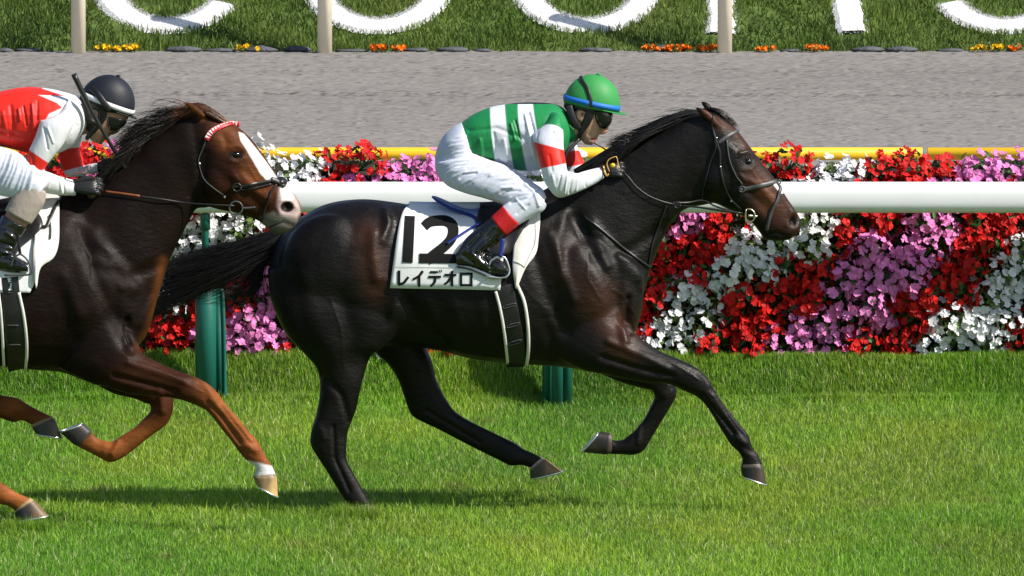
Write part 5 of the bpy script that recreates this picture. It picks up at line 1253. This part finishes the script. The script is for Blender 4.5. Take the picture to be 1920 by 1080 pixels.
mb = MB(); pb = S12.hit(1404, 401, .014, default=-.055)[0]; ringo(mb, pb, .030, .0038, 24, -1.9, 1.9); tube(mb, [pb + np.array([-.010, 0, -.028]), pb + np.array([-.012, 0, 0]), pb + np.array([-.010, 0, .028])], .004, m=8); tube(mb, [pb + np.array([.0, 0, 0]), pb + np.array([.03, .01, -.003]), pb + np.array([.052, .02, -.004])], [.006, .006, .004], m=8); mb.build('bit', mat('brass_steel', (.55, .50, .38), .3, .5, .9), BR)
mb = MB()
Pn = []; 
for x, y in ((1157, 314), (1176, 331), (1193, 351), (1215, 367), (1240, 377), (1258, 381)): p, n = S12.hit(x, y, .012); Pn.append(p)
Pn += [W(1272, 385, Pn[-1][1]), W(1314, 389, -.09), W(1350, 394, -.085), W(1392, 400, -.075)]
tube(mb, Pn, .0042, m=8, flat=((0, 1, 0), .5)); tube(mb, [W(1260, 380, -.12), W(1290, 380, -.08), W(1318, 376, -.06), W(1345, 388, -.07), W(1392, 402, -.07)], .004, m=8, flat=((0, 1, 0), .5))
tube(mb, [W(1170, 300, .10), W(1215, 340, .12), W(1270, 378, .11), W(1330, 392, .09), W(1404, 402, .06)], .004, m=8); ringo(mb, W(1270, 384, -.125), .014, .003); mb.build('rein', M['leather'], BR)
mb = MB(); strap(mb, S12, [(1095, 405), (1120, 425), (1150, 450), (1185, 478), (1212, 497), (1219, 500)], 4.2, .003, .005); strap(mb, S12, [(1250, 384), (1235, 420), (1222, 460), (1214, 500)], 3, .003, .005)
o = mb.build('breast_strap', M['leather'], None); tag(o, 'thin black strap across the front of the dark horse from neck to chest', 'strap')

# ------------------------------------------------------------------ rider of the chestnut
YR_ = YC
R2 = empty('person', (W(60, 400, YC)[0], YC, W(60, 400, YC)[2]), 'person in a black helmet and red and white silks crouching on the chestnut horse', 'jockey')
K_T = [(-92, 222, -60, 285, .13, 0), (-60, 200, -40, 276, .14, 0), (-25, 180, -10, 272, .155, 0), (15, 168, 30, 281, .165, 0), (55, 163, 72, 290, .175, 0), (95, 167, 105, 288, .18, 0), (125, 174, 132, 276, .165, 0), (147, 182, 152, 255, .115, 0), (160, 192, 164, 240, .075, 0)]
K_S = [(95, 235, 130, 185, .05, -.11), (78, 225, 138, 205, .06, -.16), (74, 232, 138, 232, .063, -.19), (66, 256, 119, 270, .058, -.205), (54, 282, 100, 294, .053, -.21), (45, 308, 90, 307, .050, -.21), (38, 330, 85, 316, .048, -.205), (42, 350, 84, 320, .047, -.195),
       (62, 360, 95, 324, .045, -.18), (85, 362, 110, 330, .042, -.16), (112, 366, 124, 334, .038, -.14), (142, 367, 144, 339, .034, -.12)]
K_F = [(110, 230, 135, 195, .05, .10), (118, 250, 158, 215, .056, .15), (112, 275, 156, 250, .054, .18), (109, 290, 150, 278, .052, .19), (115, 312, 154, 296, .048, .19), (123, 328, 158, 310, .044, .18), (140, 332, 165, 308, .040, .16), (170, 326, 182, 306, .035, .13), (196, 322, 196, 308, .03, .11)]
K_H = [(160, 178, 243, 190, .070, 0), (160, 192, 246, 203, .076, 0), (160, 206, 243, 217, .077, 0), (160, 220, 236, 228, .073, 0), (160, 234, 228, 238, .068, 0), (161, 246, 214, 248, .061, 0), (165, 255, 204, 257, .051, 0), (170, 262, 196, 264, .04, 0), (176, 267, 190, 270, .026, 0)]
K_N = [(140, 195, 150, 255, .075, 0), (156, 196, 164, 250, .062, 0), (172, 196, 178, 245, .058, 0), (186, 200, 190, 240, .05, 0)]
K_P = [(-60, 202, -36, 275, .14, 0), (-85, 212, -45, 282, .155, 0), (-105, 232, -35, 300, .165, 0), (-115, 262, -30, 320, .162, 0), (-115, 295, -40, 335, .14, 0), (-105, 318, -55, 342, .09, 0)]
def kth(sg): return [(-112, 285, -40, 262, .085, .09 * sg), (-95, 325, -15, 272, .092, .115 * sg), (-55, 350, 5, 276, .09, .15 * sg), (-20, 362, 30, 284, .083, .185 * sg), (12, 369, 58, 300, .073, .215 * sg), (38, 374, 78, 322, .064, .235 * sg), (58, 380, 88, 345, .05, .245 * sg)]
def ksh(sg): return [(44, 335, 86, 360, .05, .245 * sg), (36, 352, 83, 380, .053, .25 * sg), (22, 372, 70, 402, .053, .255 * sg), (10, 394, 58, 420, .051, .26 * sg)]
def kbl(sg): return [(14, 388, 62, 415, .051, .258 * sg), (5, 402, 52, 428, .052, .26 * sg), (-6, 425, 40, 448, .047, .265 * sg), (-15, 448, 30, 466, .042, .27 * sg), (-22, 468, 18, 484, .037, .27 * sg), (-24, 486, 5, 498, .028, .27 * sg)]
def kft(sg): return [(-24, 480, -20, 506, .028, .27 * sg), (-5, 470, -2, 508, .035, .27 * sg), (18, 474, 18, 511, .038, .275 * sg), (38, 484, 38, 512, .038, .28 * sg), (53, 493, 53, 510, .028, .285 * sg)]
mb = MB(); loft(mb, K_H, YC, n=2.3); loft(mb, K_N, YC)
loft(mb, [(212, 232, 231, 230, .010, 0), (208, 240, 226, 241, .013, 0), (202, 247, 222, 248, .016, 0), (196, 251, 212, 253, .014, 0)], YC, k=4, m=16)
loft(mb, [(190, 255, 204, 256, .022, 0), (186, 260, 201, 262, .022, 0)], YC, k=3, m=16); loft(mb, [(182, 264, 194, 267, .02, 0), (180, 267, 190, 271, .018, 0)], YC, k=3, m=16)
for q in (K_T, K_P): loft(mb, sn(q), YC, s=.9)
for q in (K_S, K_F): loft(mb, sn(q), YC, s=.84)
for sg in (-1, 1):
    for q in (kth(sg), ksh(sg), kbl(sg), kft(sg)): loft(mb, sn(q), YC, s=.84)
    ball(mb, W(176, 216, YC + sg * .073), (.022, .008, .028), 16, 10)
kn = W(163, 350, YC - .13); kf = W(207, 314, YC + .09)
fist(mb, kn, (1, .1, -.1), (.1, -.85, .5), (0, -.3, 1), .95); fist(mb, kf, (1, -.1, 0), (.1, .9, .4), (0, .2, 1), .88)
me = remesh(mb, .003, 3, 'body'); sculpt(me, [([(176, 215)], 4, -.006), ([(190, 258), (203, 259)], 1.6, -.004)], ythr=.05); V = getV(me); px, py = proj(V)
C = np.tile([.42, .24, .16], (len(V), 1)); C = mixc(C, [.36, .12, .10], 1 - sm(segdist(px, py, [(193, 259), (203, 260)]), 1.5, 4)); C = mixc(C, [.02, .015, .012], 1 - sm(segdist(px, py, [(163, 190), (164, 225), (168, 240)]), 6, 9)); C = mixc(C, [.15, .08, .05], .8 * (1 - sm(segdist(px, py, [(177, 216)]), 2, 5)))
paint(me, C); link('body', me, M['skin'], R2)
RED2 = np.array([.75, .022, .012]); WH2 = np.array([.70, .71, .74])
mb = MB(); loft(mb, K_T, YC, k=8); me = remesh(mb, .0035, 3, 'jersey')
sculpt(me, [(p, max(1.6, w * .6), d * .6) for p, w, d in [([(35, 205), (38, 225)], 4, .012), ([(44, 200), (50, 235)], 3, -.013), ([(60, 195), (64, 240)], 4, .013), ([(70, 190), (70, 225)], 3, -.010), ([(20, 200), (25, 250)], 6, -.010), ([(5, 210), (15, 260)], 6, .008), ([(-5, 245), (60, 262)], 8, -.010), ([(120, 190), (145, 230)], 5, .006), ([(45, 262), (80, 275)], 6, .009)]])
star = [(79, 160), (200, 150), (200, 300), (90, 300), (76, 240), (92, 213), (117, 202), (107, 193), (72, 178), (122, 180), (79, 166)]
def kc(px, py, V):
    C = np.tile(RED2, (len(px), 1)); C = mixc(C, WH2, 1 - sm(polydist(px, py, star), -.8, .8)); return C
V = getV(me); paint(me, silk_colour(V, kc)); JE2 = link('jersey', me, M['silk'], R2)
def k_s(px, py, V):
    C = np.tile(WH2, (len(px), 1)); top_ = 280 + (px - 53) * .68; bt = 327 - (px - 40) * .22
    return mixc(C, RED2, sm(py - top_, -1, 1) * (1 - sm(py - bt, -1, 1)) * (px < 100))
sleeve(K_S, 'sleeve', k_s, [([(90, 240), (100, 268)], 3, .007), ([(82, 240), (90, 280)], 3, -.008), ([(60, 345), (66, 328)], 3, .006), ([(75, 350), (82, 330)], 3, -.006), ([(90, 352), (96, 334)], 3, .006), ([(112, 338), (116, 362)], 2.5, .008), ([(118, 340), (122, 364)], 2.5, -.007), ([(60, 290), (62, 320)], 5, -.006), ([(50, 340), (60, 352)], 4, .006)], YC, JE2)
def k_f(px, py, V):
    C = np.tile(WH2, (len(px), 1)); return mixc(C, RED2, sm(py - 281 + (px - 109) * .13, -1, 1) * (1 - sm(py - 320 + (px - 122) * .26, -1, 1)))
sleeve(K_F, 'sleeve', k_f, [([(150, 312), (156, 328)], 2, .005), ([(160, 310), (166, 328)], 2, -.005), ([(170, 308), (176, 326)], 2, .005)], YC, JE2)
mb = MB(); loft(mb, K_P, YC)
for sg in (-1, 1): loft(mb, kth(sg), YC)
me = remesh(mb, .0038, 4, 'breeches'); relax(me, 18, lambda px, py, V: 1 - sm(px, -30, 0), .5)
sculpt(me, [([(-20 + 9 * k, 352 + 1.5 * k), (0 + 8 * k, 318), (10 + 7 * k, 290)], rw.uniform(1.8, 3), rw.choice([-1, 1]) * .004) for k in range(9)], ythr=.1)
paint(me, np.tile([.60, .635, .73], (len(me.vertices), 1))); link('breeches', me, M['breech'], R2)
tan = mat('tan_gaiter', (.34, .29, .25), .8, .2, bump=.006, bscale=18)
for sg in (-1, 1):
    mb = MB(); loft(mb, kbl(sg)[1:], YC, k=6); loft(mb, kft(sg), YC, k=6); me = remesh(mb, .003, 3, 'boot')
    if sg < 0: sculpt(me, [([(10, 435), (25, 445)], 3, .009), ([(0, 455), (22, 462)], 3, -.009), ([(-5, 470), (20, 476)], 3, .009), ([(10, 480), (25, 495)], 3, -.007)], ythr=.1)
    b = link('boot', me, M['boot'], R2)
    mb = MB(); loft(mb, ksh(sg), YC, k=5, s=1.03); link('gaiter', mb.mesh('gaiter'), tan, b)
g = glove('glove', kn, (1, .1, -.1), (.1, -.85, .5), (0, -.3, 1), 1.2, R2, M['leather'])
glove('glove', kf, (1, -.1, 0), (.1, .9, .4), (0, .2, 1), 1.05, R2, M['leather'])
H2, PT2 = helmet(R2, 200, 196, 52, 56, 21, YC, (.010, .012, .020), (.70, .71, .72), 9, (.012, .012, .014))
mb = MB(); P = [PT2(np.array([p]), np.array([t_]), .004)[0] for p, t_ in ((1.2, math.pi * 1.22), (1.3, math.pi * 1.35), (1.5, math.pi * 1.47), (1.65, math.pi * 1.56))]; tube(mb, P, .014, m=8, flat=((0, -1, .1), .3)); mb.build('goggle_band', M['leather'], H2)
chinstrap(H2, [(192, 205, .082), (192, 218, .08), (186, 232, .075), (175, 245, .066), (165, 256, .05), (163, 262, .02)], [.018, .018, .014, .011, .010, .008], YC)
chinstrap(H2, [(158, 190, .075), (162, 210, .08), (168, 226, .08), (182, 232, .075)], [.014, .017, .014, .010], YC)
mb = MB(); loft(mb, [(194, 214, 240, 224, .083, 0), (194, 226, 236, 233, .082, 0), (198, 236, 228, 240, .077, 0), (203, 243, 221, 244, .065, 0)], YC, k=5, n=2.6); go = mb.build('goggles', M['glass'], R2)
mb = MB(); ball(mb, W(216, 231, YC - .074), (.011, .006, .011), 14, 8); mb.build('lens_disc', mat('olive_lens', (.28, .27, .05), .4), go)  # small yellowish olive disc on the near side of the goggles
mb = MB(); tube(mb, [W(140, 134, YC + .02), W(158, 172, YC + .03), W(172, 200, YC + .04), W(200, 250, YC + .06), W(231, 302, YC + .09), W(236, 312, YC + .09)], [.0125, .0125, .010, .0085, .008, .008], m=12, k=4)
wh = mb.build('whip', M['leather'], None); tag(wh, 'black riding whip pointing up past the face of the black helmeted person', 'whip')
# the whip is in front of the face in the photo, so it stands on the near side of the head
V = getV(wh.data); V[:, 1] += -.16 * (1 - sm(-V[:, 2], -1.62, -1.50)) ; setV(wh.data, V)

# tack of the chestnut
CLC = empty('saddle_cloth', tuple(W(20, 400, YC)), 'white saddle cloth under the boot of the black helmeted person', 'saddle cloth')
Gc, _ = cloth_grid([(-173, 388), (-190, 420), (-200, 470), (-209, 545)], None, [(66, 384), (68, 420), (68, 470), (67, 522), (56, 549)], None, SCH, .012, yo=YC)
mb = MB(); cloth_mesh(mb, Gc, YC); clc = mb.build('cloth', M['cloth'], CLC)
SAC = empty('saddle', tuple(W(20, 385, YC)), 'black racing saddle with white pad and girth on the chestnut horse', 'saddle')
mb = MB(); SS = Surf(SCH.b[0] and clc.data, me) if False else None
SCC = Surf(clc.data, [o for o in horseC.children if o.name.startswith('body')][0].data)
flap(mb, [(40, 372), (52, 400), (64, 440), (61, 470), (62, 505), (67, 540)], [(111, 374), (111, 410), (110, 456), (100, 484), (76, 503), (69, 542)], SCC, .014, YC); padc = mb.build('saddle_pad', M['pad'], SAC)
mb = MB(); loft(mb, [(-150, 372, -148, 376, .05, 0), (-120, 376, -112, 392, .09, 0), (-70, 386, -60, 404, .10, 0), (-20, 378, -10, 408, .11, 0), (40, 366, 52, 408, .12, 0), (80, 360, 90, 400, .10, 0)], YC, k=5); mb.build('seat', M['leather'], SAC)
SF2 = Surf(padc.data, clc.data, [o for o in horseC.children if o.name.startswith('body')][0].data)
mb = MB(); flap(mb, [(-10, 384), (-20, 420), (-10, 470), (15, 500)], [(60, 384), (78, 410), (76, 430), (40, 462)], SF2, .014, YC, .006); mb.build('saddle_flap', M['leather'], SAC)
mb = MB(); strap(mb, SF2, [(113, 372), (103, 390), (95, 408), (88, 424), (80, 426)], 6, .003, .005); strap(mb, SF2, [(92, 405), (95, 430), (94, 448)], 3, .003, .005); mb.build('pad_strap', M['leather'], SAC)
SB = Surf([o for o in horseC.children if o.name.startswith('body')][0].data)
mb = MB(); strap(mb, SB, [(18, 520), (22, 560), (26, 600), (30, 650), (34, 692)], 36, .004, .008); gc_ = mb.build('girth', M['leather'], SAC)
mb = MB(); strap(mb, SB, [(-4, 540), (1, 580), (4, 620), (6, 655), (8, 684)], 5, .006, .010); strap(mb, SB, [(35, 548), (44, 590), (49, 630), (50, 660), (48, 690)], 5.5, .006, .010); mb.build('girth_piping', M['pad'], gc_)
for x, y in ((23, 608), (27, 643)):
    mb = MB(); strap(mb, SB, [(x - 11, y), (x + 11, y)], 1.3, .003, .014, k=4); mb.build('buckle', M['strap_grey'], gc_)
mb = MB(); yS = YC - .33; tube(mb, [W(35, 440, YC - .325), W(36, 462, yS), W(38, 478, yS)], .007, m=8, flat=((0, 1, 0), .3)); sl_ = mb.build('stirrup_leather', M['leather'], SAC)
mb = MB(); tube(mb, [W(20, 500, yS), W(26, 484, yS), W(38, 477, yS), (W(50, 486, yS)), W(57, 500, yS), W(58, 513, yS), W(40, 516, yS), W(8, 516, yS)], .0045, m=10); mb.build('stirrup_iron', M['strap_grey'], sl_)
BR2 = empty('bridle', tuple(W(400, 300, YC)), 'bridle with red and white browband on the chestnut horse', 'bridle')
mb = MB(); strap(mb, SB, [(387, 262), (395, 249), (409, 240), (430, 233), (449, 233)], 10, .004, .006, k=14); me = mb.mesh('browband'); V = getV(me); px, py = proj(V)
# triangles: sampled on the strap itself with a finer mesh
C_ = catmull(np.array([(387, 262), (395, 249), (409, 240), (430, 233), (449, 233)], float), 60); 
mb = MB(); strap(mb, SB, [(387, 262), (395, 249), (409, 240), (430, 233), (449, 233)], 10, .004, .006, k=14); me = mb.mesh('browband'); paint(me, np.tile([.62, .012, .02], (len(me.vertices), 1))); bb = link('browband', me, M['brow'], BR2)
mb = MB(); SBB = Surf(me); d = np.concatenate([[0], np.cumsum(np.hypot(*np.diff(C_, axis=0).T))])
for k in range(13):
    s_ = 3 + k * 5.6
    if s_ > d[-1] - 5: break
    i = np.searchsorted(d, s_); j = min(np.searchsorted(d, s_ + 5), len(C_) - 1); t_ = C_[j] - C_[i]; t_ /= np.linalg.norm(t_); n_ = np.array([t_[1], -t_[0]])
    tri = [C_[i] + n_ * 4.4, C_[j] + n_ * 4.4, (C_[i] + C_[j]) / 2 - n_ * 4.2]
    mb.add([SBB.hit(a, b, .003)[0] for a, b in tri], [np.array([[0, 1, 2]])])
mb.build('triangle', M['cloth'], bb, False)
mb = MB(); strap(mb, SB, [(388, 258), (382, 275), (373, 297), (374, 313), (384, 337), (400, 352), (418, 365)], 2.0, .002, .003); mb.build('cheekpiece', M['strap_grey'], BR2)
mb = MB(); strap(mb, SB, [(437, 350), (460, 348), (485, 343), (512, 338)], 5.5, .0035, .005); strap(mb, SB, [(450, 355), (478, 352), (508, 345)], 3, .0035, .005); p, n = SB.hit(526, 342, .0); ball(mb, p + np.array([0, .03, 0]), (.030, .052, .024), 16, 10); strap(mb, SB, [(508, 337), (520, 341), (532, 349)], 10, .006, .006); strap(mb, SB, [(518, 346), (508, 360), (500, 385), (492, 412)], 3.5, .0035, .005); ringo(mb, SB.hit(444, 350, .010)[0], .018, .0035); mb.build('noseband', M['leather'], BR2)
mb = MB(); pb = SB.hit(442, 386, .016, default=YC - .06)[0]; ringo(mb, pb, .029, .004, 24); tube(mb, [pb + np.array([.025, 0, 0]), pb + np.array([.055, .0, 0]), pb + np.array([.085, .0, .004])], [.005, .005, .003], m=8); tube(mb, [pb + np.array([.0, 0, -.03]), pb + np.array([.02, 0, -.05]), pb + np.array([.05, .02, -.06])], .003, m=8); mb.build('bit', M['strap_grey'], BR2)
for x, y in ((374, 307), (421, 368)):
    mb = MB(); p, n = SB.hit(x, y, .006); ball(mb, p, (.005, .003, .007), 10, 6); mb.build('buckle', M['steel'], BR2)
mb = MB(); yb = YC - .20; tube(mb, [W(122, 334, YC - .14), W(130, 328, YC - .17), W(150, 324, YC - .17), W(168, 327, YC - .16), W(180, 336, YC - .14)], .005, m=8, flat=((0, 0, 1), .4))
Pn = [W(198, 361, YC - .17), W(228, 364, YC - .18), W(260, 368, YC - .19)]
for i_, (x, y) in enumerate(((198, 361), (228, 364), (262, 368), (300, 373), (345, 379))): Pn[i_:i_ + 1] = [SB.hit(x, y, .014)[0]]
tube(mb, Pn[:3], .005, m=8, flat=((0, 1, 0), .5)); mb.build('rein', M['leather_br'], BR2)
mb = MB(); tube(mb, [Pn[2] + np.array([-.01, 0, 0])] + Pn[3:5] + [W(400, 384, YC - .10), W(440, 386, YC - .09)], .004, m=8, flat=((0, 1, 0), .5)); mb.build('rein', M['leather'], BR2)
